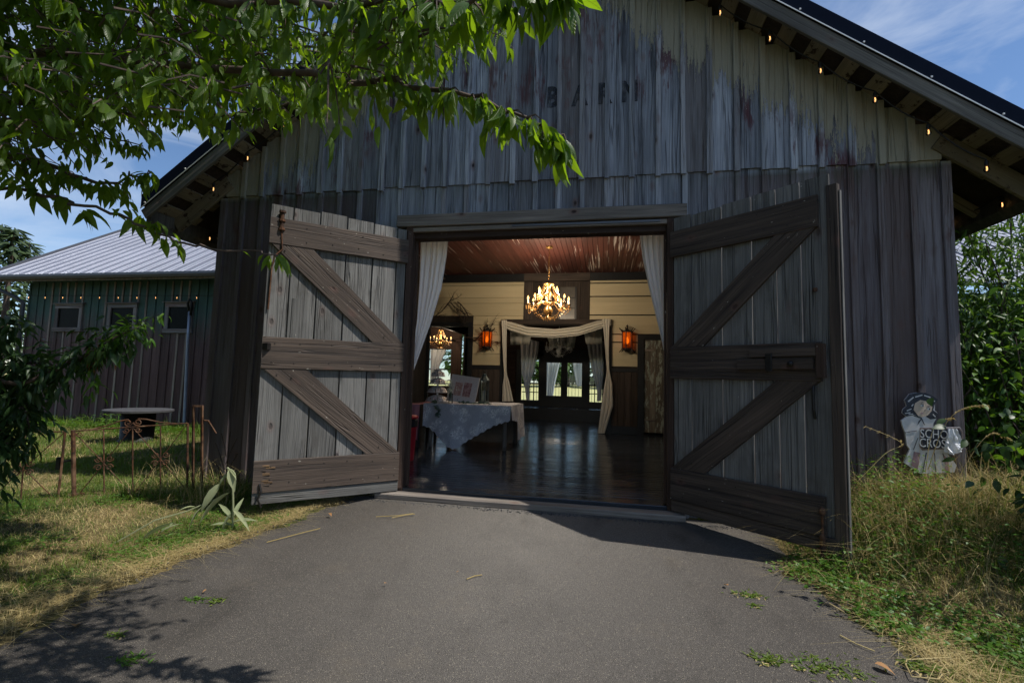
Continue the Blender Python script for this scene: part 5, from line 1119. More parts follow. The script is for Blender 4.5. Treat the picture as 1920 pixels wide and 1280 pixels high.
for bi, (pp, dens, sc) in enumerate(BR):
    pts = [D(*q) for q in pp]; pts = [fork+Vector((.1,.0,.3+.1*bi))]+pts; pts = smooth(pts)
    pts = [q+Vector((rt.uniform(-.03,.03), rt.uniform(-.03,.03), rt.uniform(-.02,.02)))*min(1, i_/8) for i_, q in enumerate(pts)]
    limb(pts, .036 if bi != 3 else .016, .004)
    L_ = len(pts)
    for i in range(4, L_):
        q = pts[i]; d = pts[min(i+1, L_-1)]-pts[i-1]
        if bi == 3: continue
        ntw = 2 if dens else 0
        for t_ in range(ntw):               # side twigs carrying the leaves
            f = i/L_; e = (d.normalized()*.7+rdir(rt, .8)+Vector((0,0,rt.uniform(-.5,.35)))).normalized(); ln = rt.uniform(.08,.26)*(1.1-.85*f)
            if i > L_-4: ln *= .6
            m_ = q+e*ln*.5+Vector((0,0,.01)); b_ = q+e*ln+Vector((0,0,-.03))
            tws.tube([q, m_, b_], [.005,.004,.002], 4)
            for s_ in (.35, .7, 1.0): add_leaves(q.lerp(b_, s_), e, 1 if s_ < 1 else 2, (.115 if bi == 0 else .125 if bi == 1 else .105)*sc, rt, .025)
        add_leaves(q, d, 2, (.115 if bi == 0 else .125 if bi == 1 else .105)*sc, rt, .03)
    add_leaves(pts[-1], pts[-1]-pts[-3], 5, .12*sc, rt, .02, .55)
# clusters on the thin low branch
for (px, py, dp, k, s_) in ((60,352,3.1,9,.13),(110,372,3.05,6,.14),(225,392,2.9,7,.12),(205,350,3.0,8,.12),(255,408,2.88,7,.12),(290,418,2.86,7,.115),(310,440,2.84,6,.115),(330,452,2.84,4,.1),(470,474,2.79,1,.07),(508,482,2.78,5,.085),(150,395,3.0,8,.14),(85,330,3.2,8,.13)):
    q = D(px, py, dp); add_leaves(q, RT, k, s_, rt, .04, .5)
    pb = D(px-8, py+18 if px < 400 else py, dp)
# fill of twigs through the canopy, thinner towards its rim
def canopy_edge(px):  # lowest pixel row of the dense canopy
    return lerp_tab([(-400,380),(0,330),(110,270),(200,235),(330,215),(440,205),(520,170),(600,150),(660,150),(720,130),(780,90),(830,45),(900,0),(960,-40)], px)
cnt = 0
while cnt < 900:
    px = rt.uniform(-330, 900); lo = canopy_edge(px); py = lo-abs(rt.gauss(0, 1))*(150 if cnt < 600 else 420)-22
    if py < -800: continue
    dp = rt.uniform(2.3, 4.8) if px < 600 else rt.uniform(2.1, 3.2)
    if py < -60 and px > 650: continue
    q = D(px, py, dp); e = (RT*rt.uniform(.2,1)+rdir(rt, .7)+Vector((0,0,rt.uniform(-.4,.2)))).normalized(); ln = rt.uniform(.18,.42); b_ = q+e*ln+Vector((0,0,-.05)); m_ = q+e*ln*.5+Vector((0,0,.015))
    tws.tube([q, m_, b_], [.006,.0045,.002], 4); cnt += 1
    for s_ in (.25, .5, .75, 1.0): add_leaves((q.lerp(m_, s_*2) if s_ <= .5 else m_.lerp(b_, s_*2-1)), e, 2, .104, rt, .03)
cnt = 0
while cnt < 460:                            # the shaded depth of the crown at the upper left
    px = rt.uniform(-330, 450); py = rt.uniform(-120, canopy_edge(px)-55); dp = rt.uniform(2.8, 5.0)
    q = D(px, py, dp); e = (RT*rt.uniform(-.3,1)+rdir(rt, .7)+Vector((0,0,rt.uniform(-.4,.2)))).normalized(); ln = rt.uniform(.2,.45); b_ = q+e*ln+Vector((0,0,-.05)); m_ = q+e*ln*.5+Vector((0,0,.015)); tws.tube([q, m_, b_], [.006,.0045,.002], 4); cnt += 1
    for s_ in (.25, .5, .75, 1.0): add_leaves(q.lerp(b_, s_), e, 2, .115, rt, .03)
cnt = 0
while cnt < 560:                            # unseen upper layer with oversized leaves, added to shade the crown from the sun
    px, py, dp = rt.uniform(-320, 520), rt.uniform(-900, -70), rt.uniform(2.5, 5.2)
    q = D(px, py, dp); e = rdir(rt, 1, rt.uniform(-.3,.2)).normalized(); ln = rt.uniform(.25,.5); b_ = q+e*ln+Vector((0,0,-.05)); m_ = q+e*ln*.5+Vector((0,0,.015)); tws.tube([q, m_, b_], [.006,.0045,.002], 4); cnt += 1
    for s_ in (.2, .45, .7, 1.0): add_leaves(q.lerp(b_, s_), e, 2, .25, rt, .05)
cnt = 0
while cnt < 420:                            # unseen rest of the crown around the camera, added to darken the leaves
    d = Vector((rt.gauss(0,1), rt.gauss(0,1), rt.gauss(0,1))).normalized()*rt.random()**.4; q = Vector((-3.1, -4.9, 4.3))+Vector((d.x*2.5, d.y*2.7, d.z*1.5))
    x_, y_, z_ = PX(q)
    if z_ > 0 and -60 < x_ < 1980 and y_ > -60: continue
    if q.x > -.6: continue
    e = rdir(rt, 1, rt.uniform(-.4,.3)).normalized(); ln = rt.uniform(.25,.5); b_ = q+e*ln+Vector((0,0,-.05)); m_ = q+e*ln*.5+Vector((0,0,.015)); tws.tube([q, m_, b_], [.006,.0045,.002], 4); cnt += 1
    for s_ in (.2, .45, .7, 1.0): add_leaves(q.lerp(b_, s_), e, 2, .13, rt, .04)
tws.build('twigs', M_BARK, tree, kind='stuff')
scored = []
for it in items:
    x, y, z = PX(it[0]); vis = (-20 < x < 1940 and -20 < y < 1300 and z > .3)
    out_rim = 1.0 if (x > 560 or y > canopy_edge(x)-70) else .55
    scored.append((it[2]/z*out_rim if vis else 0, it))
scored.sort(key=lambda a: -a[0])
TV = [leaf_template(.74, .18, .7), leaf_template(.86, .34, 1.2), leaf_template(.64, .10, 1.7)]
for k in range(3):
    leaf_objects([it for s_, it in scored[:300]][k::3], M_CHERRY, tree, TV[k])
    leaf_cloud('crown', [it for s_, it in scored[300:]][k::3], M_CHERRY, tree, TV[k])

# ------------------------------------------------------------------ shrubs and vines
def bush(name, label, base, stems, mat, leafsize, nleaf, big, tmpl=None, droop=.4, r=None, extra=None, cat='shrub', trunk_r=.03, spread=.16):
    r = r or random.Random(len(label)); t = thing(name, base, label, cat); its = []
    for pts, k in stems:
        pts = smooth([Vector(p) for p in pts], 3); MB().tube(pts, [trunk_r*(1-.8*i/(len(pts)-1)) for i in range(len(pts))], 6).build('stem', M_BARK, t, True)
        for i in range(k):
            f = r.random()**.7; j = min(int(f*(len(pts)-1)), len(pts)-2); q = pts[j].lerp(pts[j+1], r.random()); o_ = rdir(r, abs(r.gauss(0, spread)), r.gauss(0, spread*.8))
            q = q+o_; dd = (o_.normalized()*.7+rdir(r, .7)+Vector((0,0,-droop+r.uniform(-.4,.4)))).normalized()
            its.append((q, frame(dd, rdir(r, .6, 1), r.uniform(-.5,.5)), leafsize*r.uniform(.7,1.2)))
    if extra: its += extra(r)
    sc_ = sorted(its, key=lambda it: -(it[2]/max(.3, PX(it[0])[2]) if -20 < PX(it[0])[0] < 1940 and PX(it[0])[2] > .3 else 0))
    leaf_objects(sc_[:big], mat, t, tmpl); leaf_cloud('crown', sc_[big:], mat, t, tmpl); return t
T_NARROW = leaf_template(.62, .3, 1.2); T_BROAD = leaf_template(1.1, .2, .8); T_LANCE = leaf_template(.5, .25, .9)
# dark shrub arching in at the left edge
sb_ = D(-20, 960, 4.4)
stems = [([D(-30, 960, 4.4), D(-20, 800, 4.5), D(0, 700, 4.5), D(60, 680, 4.5), D(120, 690, 4.5)], 330), ([D(-60, 960, 4.3), D(-60, 760, 4.4), D(-10, 640, 4.5), D(10, 610, 4.5)], 300), ([D(-30, 940, 4.4), D(0, 800, 4.45), D(40, 760, 4.5), D(60, 820, 4.5)], 260), ([D(-80, 900, 4.2), D(-40, 720, 4.3), D(40, 720, 4.4), D(130, 680, 4.45), D(180, 655, 4.5), D(228, 625, 4.5)], 330), ([D(-60, 900, 4.3), D(-20, 850, 4.4), D(15, 830, 4.4)], 200), ([D(-80, 900, 4.5), D(-30, 780, 4.7), D(20, 740, 4.7), D(70, 720, 4.7)], 260)]
bush('arching_shrub', 'dark leafy shrub arching over the fence at the left edge', sb_, stems, M_SHRUB, .13, 0, 100, T_NARROW, .7, spread=.12)
stems = [([D(130, 690, 4.5), D(180, 655, 4.48), D(225, 628, 4.48), D(262, 612, 4.5)], 90), ([D(185, 660, 4.48), D(180, 690, 4.47), D(176, 730, 4.47)], 34)]
bush('reddish_spray', 'sunlit spray of green and reddish leaves crossing the outbuilding wall', D(130, 690, 4.5), stems, M_WEED, .095, 0, 70, T_NARROW, .6, spread=.06, trunk_r=.012,
     extra=None)
rs = random.Random(4); its = [(D(rs.uniform(150,225), rs.uniform(640,690), 4.46), frame(rdir(rs,.6,-.8), rdir(rs,.5,1)), rs.uniform(.06,.1)) for i in range(14)]
leaf_objects(its, M_REDLEAF, bpy.data.objects['reddish_spray'], T_NARROW)
# sprig by the outbuilding windows
bush('hanging_sprig', 'small green sprig hanging before the third outbuilding window', D(260, 600, 4.6), [([D(225, 615, 4.6), D(262, 606, 4.6), D(300, 588, 4.6)], 22), ([D(262, 606, 4.6), D(275, 625, 4.6), D(285, 640, 4.6)], 14)], M_WEED, .085, 0, 36, T_NARROW, .6, spread=.04, trunk_r=.006)
# big vine on the right
rv_ = random.Random(9); stems = []
for i in range(64):
    x0 = rv_.uniform(4.85, 7.4); y0 = rv_.uniform(.9, 3.2); h = rv_.uniform(1.6, 3.9); pts = [Vector((x0, y0, gz(x0,y0)-.05))]
    for k in range(1, 6): pts.append(pts[-1]+Vector((rv_.uniform(-.25,.2), rv_.uniform(-.25,.2), h/5)))
    pts.append(pts[-1]+Vector((rv_.uniform(-.6,.3), rv_.uniform(-.4,.2), -.2))); 
    for p in pts: p.x = max(p.x, 4.75); p.y = max(p.y, .55)
    stems.append((pts, 320))
bush('climbing_vine', 'tall leafy vine thicket growing at the right side of the barn', (6, 1.5, 0), stems, M_VINE, .135, 0, 150, T_LANCE, .5, rv_, spread=.30, trunk_r=.02)
stems = []
for i in range(20):
    x0 = rv_.uniform(4.95, 6.6); y0 = rv_.uniform(-.7, .9); h = rv_.uniform(.9, 1.9) if y0 > .15 else rv_.uniform(.3, .6)
    a = Vector((x0, y0, gz(x0, y0)-.05)); stems.append(([a, a+Vector((rv_.uniform(-.15,.15), rv_.uniform(-.2,.1), h*.5)), a+Vector((rv_.uniform(-.4,.2), rv_.uniform(-.4,.1), h))], 90))
bush('bramble_thicket', 'dense green bramble thicket right of the school sign', (5.5, -.4, 0), stems, M_WEED, .10, 0, 120, T_BROAD, .4, rv_, spread=.24, trunk_r=.012)
stems = []
for i in range(30):
    x0 = rv_.uniform(4.1, 5.8); y0 = rv_.uniform(-2.4, -1.0); h = rv_.uniform(1.0, 2.6); a = Vector((x0, y0, gz(x0, y0)-.05))
    stems.append(([a, a+Vector((rv_.uniform(-.1,.2), rv_.uniform(-.1,.1), h*.5)), a+Vector((rv_.uniform(-.35,.3), rv_.uniform(-.2,.2), h))], 110))
bush('side_shrub', 'dark shrub at the right edge shading the verge', (5.5, -2, 0), stems, M_SHRUB, .10, 0, 60, T_BROAD, .4, rv_, spread=.28, trunk_r=.015)

# conifers beyond the left outbuilding and broadleaf trees beyond the field
def conifer(base, h, R, label, nb=60):
    t = thing('conifer_tree', base, label, 'tree', 'conifers beyond the left outbuilding'); r = random.Random(int(abs(base[0])*10)); b = Vector(base); its = []
    MB().tube([b, b+Vector((0,0,h*.5)), b+Vector((0,0,h))], [.22,.13,.02], 8).build('trunk', M_BARK, t)
    for i in range(nb*12):
        f = r.random()**.8; z = h*(.08+.92*f); rad = R*(1-f)*r.uniform(.35,1.05)+.08; a = r.uniform(0, 2*PI); p = b+Vector((math.cos(a)*rad, math.sin(a)*rad, z-rad*.25))
        dd = Vector((math.cos(a), math.sin(a), r.uniform(-.55,.1))); its.append((p, frame(dd, (0,0,1), r.uniform(-.4,.4)), r.uniform(.35,.75)))
    leaf_cloud('crown', its, M_CONIFER, t, leaf_template(.55, -.4, .8))
for k, (x, y, h, R) in enumerate(((-27, 12, 8.2, 2.6), (-24.5, 15, 7.0, 2.2), (-31, 14, 9.2, 2.8), (-29, 19, 8.8, 2.6), (-35, 18, 9.5, 3), (-24, 22, 7.2, 2.4))):
    conifer((x, y, gz(max(-15,x), y)), h, R, ['broad dark conifer nearest the outbuilding gutter', 'small dark conifer behind the outbuilding corner', 'tall dark conifer at the far left', 'dark conifer in the second row at left', 'tallest conifer, mostly beyond the left edge', 'conifer rearmost behind the outbuilding'][k])
def broadleaf(base, h, R, k):
    t = thing('field_tree', base, ('leftmost','second from left','third from left','fourth from left','middle','fourth from right','third from right','second from right','rightmost')[k]+' of the trees across the field behind the barn', 'tree', 'trees across the field'); r = random.Random(k+50); b = Vector(base); its = []
    MB().tube([b, b+Vector((.1,0,h*.3)), b+Vector((0,.1,h*.7))], [.3,.22,.06], 8).build('trunk', M_BARK, t)
    for i in range(420):
        d = Vector((r.gauss(0,1), r.gauss(0,1), r.gauss(0,1))).normalized()*r.uniform(.5,1)**.5; p = b+Vector((d.x*R, d.y*R, h*.58+d.z*h*.42)); its.append((p, frame(d+rdir(r,.6), (0,0,1)), r.uniform(.5,1.0)))
    leaf_cloud('crown', its, M_FARTREE, t, leaf_template(1.2))
for k, (x, y, h, R) in enumerate(((-9.6, -3.2, 7.5, 2.2), (-8.5, -7.5, 9, 3.0), (-4.5, -10.5, 9.5, 3.2), (-13, -6, 9, 3.0), (-6.5, -6.6, 8.5, 2.7), (-7.5, -13, 10, 3.4), (-5.6, -8.6, 9, 2.6), (-11.2, -9.6, 11, 3.4))):  # unseen trees added beside and behind the camera to cut sky fill
    t = thing('sky_block_tree', (x, y, gz(x, y)), ('added sky-blocking tree nearest the iron fence, beyond the left edge','added sky-blocking tree left of the photographer','added sky-blocking tree behind the photographer on the left','added sky-blocking tree farthest left','added sky-blocking tree just left of the photographer, beyond the cherry','added sky-blocking tree far behind on the left','slim added sky-blocking tree behind the cherry trunk','tallest added sky-blocking tree, far left behind the others')[k], 'tree', 'added sky-blocking trees left of the photographer'); r = random.Random(k+80); b = Vector((x, y, gz(x, y))); its = []
    MB().tube([b, b+Vector((.1,0,h*.3)), b+Vector((0,.1,h*.75))], [.25,.18,.05], 8).build('trunk', M_BARK, t)
    for i in range(1700):
        d = Vector((r.gauss(0,1), r.gauss(0,1), r.gauss(0,1))).normalized()*r.uniform(.3,1)**.5; p = b+Vector((d.x*R, d.y*R, h*.56+d.z*h*.44)); its.append((p, frame(d+rdir(r,.6), (0,0,1)), r.uniform(.3,.6)))
    leaf_cloud('crown', its, M_FARTREE, t, leaf_template(1.2))
for k in range(9): broadleaf((-16+k*2.6+rt.uniform(-.8,.8), 52+rt.uniform(-6,8), gz(0, 52)-.1), rt.uniform(4.5,6.6), rt.uniform(2.0,3.0), k)

# terrace rail and curtains behind the rear doors
rl = thing('terrace_railing', (0, 16.8, .3), 'dark iron railing on the terrace behind the glazed doors', 'railing')
z1 = U(1050, 714, 1, 16.8).z; z0 = U(1050, 752, 1, 16.8).z
for z in (z1, z1-.14, z0): MB().box((0, 16.8, z), (9, .04, .035)).build('rail', M_IRON, rl)
for i in range(61): MB().box((-4.5+i*.15, 16.8, (z0+z1)/2), (.016, .016, z1-z0)).build('baluster', M_IRON, rl)
for i in range(7): MB().box((-4.5+i*1.5, 16.8, (z0+z1)/2), (.06, .06, z1-z0+.1)).build('post', M_IRON, rl)
struct(MB().box((0, 15.7, .22), (9.2, 2.8, .5)).build('terrace', W_DARKTRIM))
drape('terrace_curtain', [(676, 1024), (745, 1024)], [(676, 1050), (720, 1040), (745, 1036)], 16.3, 676, 748, 4, .05, M_CURTAIN, 'white outdoor curtain seen through the left glazed door', nu=30)
drape('terrace_curtain', [(676, 1072), (720, 1080), (745, 1084)], [(676, 1094), (745, 1094)], 16.3, 676, 724, 4, .05, M_CURTAIN, 'white outdoor curtain seen through the right glazed door', nu=30)
gfld = G('dry_field'); pf_ = gfld.pos(); nf_ = gfld.noise(pf_, .35, 4); mfld = gfld.done(gfld.bsdf(gfld.mix(nf_, (.62, .52, .24), (.50, .46, .18)), .9))
mb = MB(); ysf = [18, 24, 34, 60, 160]; mb.add([(x, y, gz(0, min(y,60))+.02-(.0 if y > 18 else .01)) for y in ysf for x in (-160, -60, 60, 160)], [(j*4+i, j*4+i+1, j*4+4+i+1, j*4+4+i) for j in range(4) for i in range(3)])
struct(mb.build('field', mfld))

# ------------------------------------------------------------------ grass and weeds
def blades(n, sampler, hrange, wid, lean, mat, name, seed, seg=2, flat=0., parent=None, kind='stuff'):
    r = np.random.default_rng(seed); V = []; P = []
    while len(P) < n:
        q = sampler(r)
        if q is not None: P.append(q)
    P = np.array(P); h = r.uniform(hrange[0], hrange[1], n)*P[:, 3]; a = r.uniform(0, 2*PI, n); ln = np.abs(r.normal(lean, lean*.5, n)); w_ = wid*r.uniform(.6, 1.3, n)
    dx, dy = np.cos(a), np.sin(a); sx_, sy_ = -dy, dx; V = np.zeros((n, (seg+1)*2, 3))
    for k in range(seg+1):
        t = k/seg; ww = w_*(1-t*.92)*.5; bx = P[:,0]+dx*h*ln*t**1.6; by = P[:,1]+dy*h*ln*t**1.6; bz = P[:,2]+h*(t-.45*np.minimum(ln,1.6)*t*t)*(1-flat)
        V[:, 2*k] = np.stack([bx-sx_*ww, by-sy_*ww, bz], 1); V[:, 2*k+1] = np.stack([bx+sx_*ww, by+sy_*ww, bz], 1)
    F = np.array([[2*k, 2*k+1, 2*k+3, 2*k+2] for k in range(seg)]); m_ = (seg+1)*2
    return np_mesh(name, V.reshape(-1, 3), (F[None]+(np.arange(n)*m_)[:, None, None]).reshape(-1, 4), mat, parent, kind)
def nz2(x, y, s, o=0.): return mnoise.noise(Vector((x*s+o, y*s-o, o)))
def in_barn(x, y): return XL-.06 < x < XR+.06 and y > -.03
def off_drive(x, y, m_=0.):
    if y > -.13: return True
    a, b = drive_x(y); return x < a+m_ or x > b-m_
def lawn(r, x0, x1, y0, y1, want, edge_bias=0., dens=None):
    x, y = r.uniform(x0, x1), r.uniform(y0, y1)
    if in_barn(x, y) or not off_drive(x, y, .02): return None
    v = nz2(x, y, .9, 3.)+.5*nz2(x, y, 2.6, 8.)
    a, b = drive_x(min(y, -.13)); de = (a-x) if x < 0 else (x-b)
    dry = v+(.45*math.exp(-abs(de)/.25) if y < -.1 else 0)
    if want == 'g' and dry > .22 and r.uniform() < .8: return None
    if want == 'd' and dry < .12 and r.uniform() < .9: return None
    return (x, y, gz(x, y)-.015, .55+.45*r.uniform()+.25*max(0, nz2(x, y, 3., 1.)))
blades(54000, lambda r: lawn(r, -8.5, -2.0, -5.2, 1.0, 'g'), (.045, .11), .006, .7, M_GRASS, 'lawn_grass', 1)
blades(17000, lambda r: lawn(r, -8.0, -1.75, -5.2, .2, 'd'), (.04, .10), .005, 1.3, M_DRY, 'dry_lawn_grass', 2)
blades(26000, lambda r: lawn(r, -16, -4.6, 0., 5.0, 'g'), (.07, .16), .011, .6, M_GRASS, 'far_lawn_grass', 3)
blades(9000, lambda r: lawn(r, -16, -4.6, 0., 5.0, 'd'), (.06, .13), .010, .9, M_DRY, 'far_dry_grass', 4)
blades(26000, lambda r: lawn(r, 1.9, 5.2, -5.2, -.02, 'g'), (.05, .12), .006, .7, M_GRASS, 'verge_grass', 5)
blades(20000, lambda r: lawn(r, 1.9, 5.2, -5.2, -.02, 'd'), (.05, .12), .005, 1.2, M_DRY, 'dry_verge_grass', 6)
def mound(r):
    x, y = r.uniform(2.5, 5.4), r.uniform(-2.0, -.04)
    hh = sstep(2.3, 3.3, x)*sstep(-2.0, -.7, y)
    if r.uniform() > hh*1.1: return None
    return (x, y, gz(x, y)-.02, .5+.5*hh*r.uniform(.6, 1.2))
blades(4600, mound, (.25, .75), .006, 1.0, M_DRY, 'tall_straw_grass', 7, 5)
blades(5600, mound, (.16, .48), .008, .9, M_GRASS, 'tall_green_grass', 8, 4)
def corner(r):
    x, y = r.uniform(-4.9, -2.6), r.uniform(-.95, -.05)
    if y < -.35 and x > -3.4: return None
    return (x, y, gz(x, y)-.02, r.uniform(.4, 1.2))
blades(900, corner, (.22, .55), .006, .9, M_DRY, 'corner_straw_grass', 9, 5)
blades(1200, corner, (.14, .38), .008, .7, M_GRASS, 'corner_green_grass', 10, 4)
def annexfoot(r): 
    x, y = r.uniform(-15, -6.5), r.uniform(4.2, 4.95); return (x, y, gz(x, y)-.02, r.uniform(.4, 1.3))
blades(3000, annexfoot, (.15, .42), .016, .6, M_GRASS, 'wall_foot_grass', 11, 3)
def edge_straw(r):
    y = r.uniform(-5, -.35); a, b = drive_x(y); s_ = r.uniform() < .62
    x = (a-abs(r.normal(0, .16))+.06) if s_ else (b+abs(r.normal(0, .2))-.06); return (x, y, gz(max(-2.4,min(2.4,x)), y)+.012, r.uniform(.5, 1.2))
its = []; rg = random.Random(2)
gv = MB()
for i in range(1500):
    if i % 3: y = rg.uniform(-5, -.3); a, b = drive_x(y); x = (a+abs(rg.gauss(0,.09))-.02) if rg.random() < .5 else (b-abs(rg.gauss(0,.10))+.02)
    else: x, y = rg.uniform(-2.3, 2.4), -.30-abs(rg.gauss(0,.05))
    octa(gv, (x, y, gz(max(-2.4,min(2.4,x)), y)+.016), rg.uniform(.003,.010), rg.uniform(.003,.007))
gv.build('loose_gravel', M_GREYSTONE, None, kind='stuff')
blades(7000, edge_straw, (.08, .20), .004, 1.9, M_DRY, 'edge_straw', 12, 3, .55)
def on_drive(px, py, up=.016):
    c = U(px, py, 2, gz(0, -3)); return U(px, py, 2, gz(c.x, c.y)+up)
# leafy ground weeds on the verge and mound
its = []; rw_ = random.Random(14)
while len(its) < 8200:
    x, y = rw_.uniform(2.2, 5.4), rw_.uniform(-4.6, -.05)
    if not off_drive(x, y, .05) or nz2(x, y, 1.3, 5.) < -.05: continue
    hh = sstep(2.4, 3.4, x)*sstep(-2.2, -.9, y); q = Vector((x, y, gz(x, y)+rw_.uniform(.01, .05+.42*hh))); its.append((q, frame(rdir(rw_, 1, rw_.uniform(-.2,.7)), (0,0,1), rw_.uniform(-.6,.6)), rw_.uniform(.022,.05)))
def clump(px, py, k, rad, hgt):
    c = on_drive(px, py, 0.)
    for i in range(k): x, y = c.x+rw_.gauss(0, rad), c.y+rw_.gauss(0, rad*.7); its.append((Vector((x, y, gz(x, y)+rw_.uniform(.0, hgt))), frame(rdir(rw_, 1, rw_.uniform(-.1,.8)), (0,0,1), rw_.uniform(-.6,.6)), rw_.uniform(.02,.045)))
for a in ((1500,1072,160,.09,.05),(1540,1085,220,.10,.06),(1570,1100,240,.1,.06),(1550,1062,240,.12,.12),(1630,1150,220,.10,.05),(1690,1185,240,.11,.06),(1860,1215,160,.14,.05),(1650,1065,300,.16,.14),(1750,1120,260,.15,.08)): clump(*a)
leaf_cloud('verge_weeds', its, M_WEED, None, T_BROAD)
its = []
while len(its) < 3200:
    x, y = rw_.uniform(-5.5, -2.1), rw_.uniform(-2.4, -.1)
    if not off_drive(x, y, .0) or nz2(x, y, 1.5, 9.) < .08: continue
    its.append((Vector((x, y, gz(x, y)+rw_.uniform(.0, .05))), frame(rdir(rw_, 1, rw_.uniform(0,.8)), (0,0,1), rw_.uniform(-.6,.6)), rw_.uniform(.025,.055)))
for a in ((420,1000,260,.14,.06),(330,1015,260,.14,.05),(260,1050,240,.14,.05),(470,985,200,.12,.07),(120,1095,180,.12,.04),(560,945,160,.07,.1),(380,975,240,.15,.08)): clump(*a)
leaf_cloud('lawn_weeds', its, M_WEED, None, T_LANCE)
its = []
while len(its) < 2600:
    x, y = rw_.uniform(-15, -6.4), rw_.uniform(3.9, 4.95); k = .2+.8*max(0, nz2(x, y, .8, 2.)); its.append((Vector((x, y, gz(x, y)+rw_.uniform(0, .7*k))), frame(rdir(rw_, 1, rw_.uniform(-.3,.5)), (0,0,1), rw_.uniform(-.6,.6)), rw_.uniform(.07,.13)))
leaf_cloud('wall_foot_weeds', its, M_WEED, None, T_LANCE)
for o_ in bpy.data.objects:
    pass
# arching seed heads and single tall stalks near the sign
for k, (pp, lab) in enumerate((([(1610,900),(1660,850),(1690,830),(1625,800)], 'arching dry grass stalk left of the school sign'), ([(1740,880),(1765,810),(1790,775),(1820,762),(1850,760)], 'arching dry seed head crossing the school sign'), ([(1735,885),(1745,820),(1760,790),(1785,784)], 'short dry seed head before the school sign'), ([(1800,890),(1830,840),(1860,812),(1892,822)], 'arching dry seed head right of the plastic sheet'))):
    pts = smooth([U(a, b, 1, -.34-.02*k) for a, b in pp], 5); t = thing('grass_stalk', pts[0], lab, 'grass stalk'); MB().tube(pts, [.004*(1-.6*i/len(pts)) for i in range(len(pts))], 5).build('stalk', M_DRY, t)
    its = []
    for i in range(len(pts)//2, len(pts)):
        for j in range(5): its.append((pts[i]+Vector((rw_.uniform(-.01,.01),)*3), frame((pts[i]-pts[i-1]).normalized()+rdir(rw_,.3,-.3), (0,0,1)), rw_.uniform(.02,.04)))
    leaf_cloud('seed_head', its, M_DRY, t, leaf_template(.5))
# pale wilting plant at the left door corner
mp_ = thing('mullein_plant', U(436, 990, 2, -.03), 'pale green wilting broad-leaved plant by the left barn door', 'plant'); dpt = PX(mp_.location)[2]
MB().tube(smooth([D(436, 992, dpt), D(437, 940, dpt), D(434, 890, dpt), D(426, 876, dpt)]), .010, 6).build('stem', M_PALE, mp_, True)
def bigleaf(a, b, wd, rl, sag=.0):
    A, B_ = D(*a), D(*b); d = B_-A; leaf_objects([(A, frame(d, UP+RT*.2, rl), d.length)], M_PALE, mp_, leaf_template(wd, .35, .9))
for a, b, wd, rl in (((432, 922, dpt), (362, 966, dpt-.1), .55, .4), ((415, 905, dpt), (368, 958, dpt-.15), .5, -.5), ((368, 950, dpt-.1), (338, 948, dpt-.2), .6, .2), ((428, 878, dpt), (446, 892, dpt-.05), .8, 0), ((430, 878, dpt-.02), (440, 920, dpt-.08), .7, .6), ((434, 885, dpt), (398, 912, dpt-.05), .6, -.3), ((330, 980, dpt-.2), (250, 1002, dpt-.25), .35, .3), ((318, 985, dpt-.25), (326, 978, dpt-.2), .5, 0), ((300, 1000, dpt-.3), (328, 976, dpt-.3), .35, .5), ((436, 955, dpt), (470, 985, dpt-.1), .4, .3), ((436, 960, dpt), (405, 1000, dpt-.1), .45, .2), ((436, 970, dpt), (455, 930, dpt+.1), .45, .2), ((434, 975, dpt), (412, 935, dpt+.1), .4, -.3), ((436, 980, dpt), (475, 965, dpt-.05), .4, .4), ((437, 985, dpt), (395, 975, dpt-.05), .45, -.2), ((380, 950, dpt-.1), (345, 985, dpt-.2), .45, .3)): bigleaf(a, b, wd, rl)
MB().tube([D(405, 935, dpt), D(350, 958, dpt-.1), D(290, 975, dpt-.2), D(215, 1018, dpt-.3)], .006, 5).build('stem', M_PALE, mp_)
# brown seeded dock and a vine up the corner
dk_ = thing('dock_plant', U(420, 930, 2, 0.), 'brown dried dock plant with seed clusters at the barn corner', 'plant'); dp2 = PX(dk_.location)[2]+.1
b = MB(); its = []
for (a, c_) in (((420, 930), (432, 808)), ((421, 880), (404, 830)), ((423, 870), (444, 822)), ((424, 855), (415, 812)), ((420, 900), (400, 862)), ((424, 890), (446, 850))):
    A, B_ = D(a[0], a[1], dp2), D(c_[0], c_[1], dp2+rw_.uniform(-.1,.1)); b.tube([A, A.lerp(B_, .5)+Vector((0,0,.02)), B_], .0045, 4)
    for k in range(34): its.append((A.lerp(B_, rw_.uniform(.45, 1.05))+rdir(rw_, rw_.uniform(0,.03), rw_.uniform(-.02,.02)), frame(rdir(rw_, 1, .2)), rw_.uniform(.01,.022)))
b.build('stem', M_TWIG, dk_); leaf_cloud('seeds', its, mk_leaf('brown_dock_seed', (.12, .06, .03), (.22, .12, .06), .2, .8), dk_)
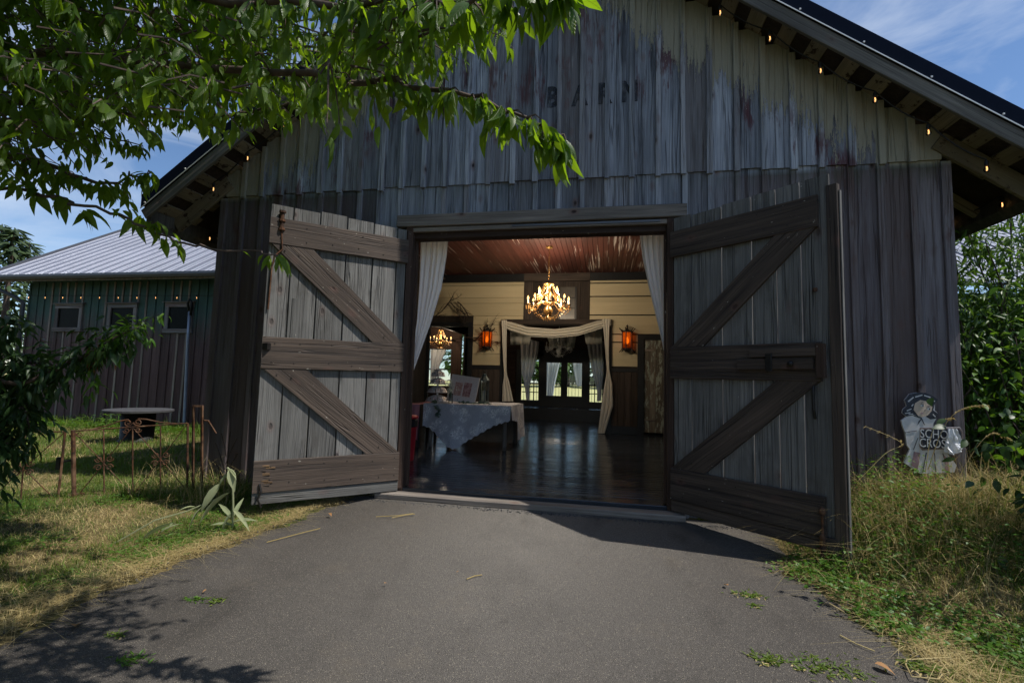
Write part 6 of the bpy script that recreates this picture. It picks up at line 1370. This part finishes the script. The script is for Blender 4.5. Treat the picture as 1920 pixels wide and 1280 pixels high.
# little tufts, leaves and stalks on the asphalt
def tuft(px, py, rad, k, lab):
    c = U(px, py, 2, gz(0, -3)+.02); c = U(px, py, 2, gz(c.x, c.y)+.012); t = thing('grass_tuft', c, lab, 'grass tuft', 'tufts growing through the asphalt'); r = random.Random(int(px))
    its = [(c+Vector((r.gauss(0, rad), r.gauss(0, rad*.55), .0)), frame(rdir(r, 1, r.uniform(.1, .9)), (0,0,1), r.uniform(-1,1)), r.uniform(.025,.05)) for i in range(k)]
    leaf_cloud('leaves', its, M_WEED if r.random() < .6 else M_GRASS, t, T_LANCE); leaf_cloud('dry_leaves', [(p, frame(rdir(r, 1, .1)), s_) for p, m_, s_ in its[::3]], M_DRY, t, T_LANCE)
for i, a in enumerate(((367, 1124, .035, 60, 'left of two small tufts on the sunny asphalt'), (405, 1126, .04, 60, 'right of two small tufts on the sunny asphalt'), (248, 1238, .05, 90, 'tuft amid the leaf shadow at lower left'), (222, 1190, .03, 40, 'small tuft at the rim of the leaf shadow'), (1406, 1116, .05, 90, 'green tuft right on the asphalt near the verge'), (1440, 1236, .05, 100, 'tuft at lower right, nearer the middle'), (1550, 1250, .11, 220, 'wide patchy tuft at the lower right'), (1728, 1250, .06, 100, 'tuft inside a bent straw at lower right corner'), (1415, 1135, .025, 25, 'tiny brownish tuft below the green one'))): tuft(*a)
M_DEAD = mk_leaf('dead_leaf', (.26, .13, .05), (.38, .20, .08), .15, .8)
for px, py, s_, lab in ((140, 1180, .10, 'curled brown leaf at the rim of the leaf shadow'), (1640, 1250, .09, 'orange brown leaf lying in a hollow at lower right'), (1365, 1102, .05, 'small pale dead leaf near the tuft'), (387, 1110, .03, 'tiny orange leaf between two tufts'), (720, 1098, .03, 'tiny orange leaf in the middle of the drive'), (617, 965, .06, 'brown leaf by the left straw edge'), (860, 1075, .02, 'pale chip on the asphalt')):
    o = MB(); q = on_drive(px, py); tv, tf = leaf_template(1.2, .5, 1.4); M3 = frame(rdir(rw_, 1, .1), (0,0,1), 0); o.add([M3 @ Vector(v)*s_+q+Vector((0,0,.02)) for v in tv], tf); tag(o.build('fallen_leaf', M_DEAD, None, True), lab, 'leaf', 'fallen leaves')
for k, (pp, lab) in enumerate((([(875, 1085), (890, 1079), (904, 1077)], 'short pale straw on the middle of the drive'), ([(500, 1016), (560, 1000), (600, 990)], 'long straw along the left asphalt edge'), ([(705, 968), (745, 966), (775, 962)], 'forked straw near the left of the sill'), ([(735, 970), (760, 965), (778, 963)], 'second straw near the left of the sill'), ([(1780, 1232), (1700, 1236), (1698, 1245), (1710, 1268), (1760, 1272), (1766, 1264)], 'bent straw loop at lower right'), ([(1575, 1190), (1605, 1206), (1640, 1220)], 'thin straw at the right asphalt edge'), ([(1555, 1130), (1580, 1145), (1586, 1150)], 'short straw by the green verge'))):
    tag(MB().tube([on_drive(a, b, .02) for a, b in pp], .004, 5).build('straw_stalk', M_DRY), lab, 'straw', 'straws on the drive')
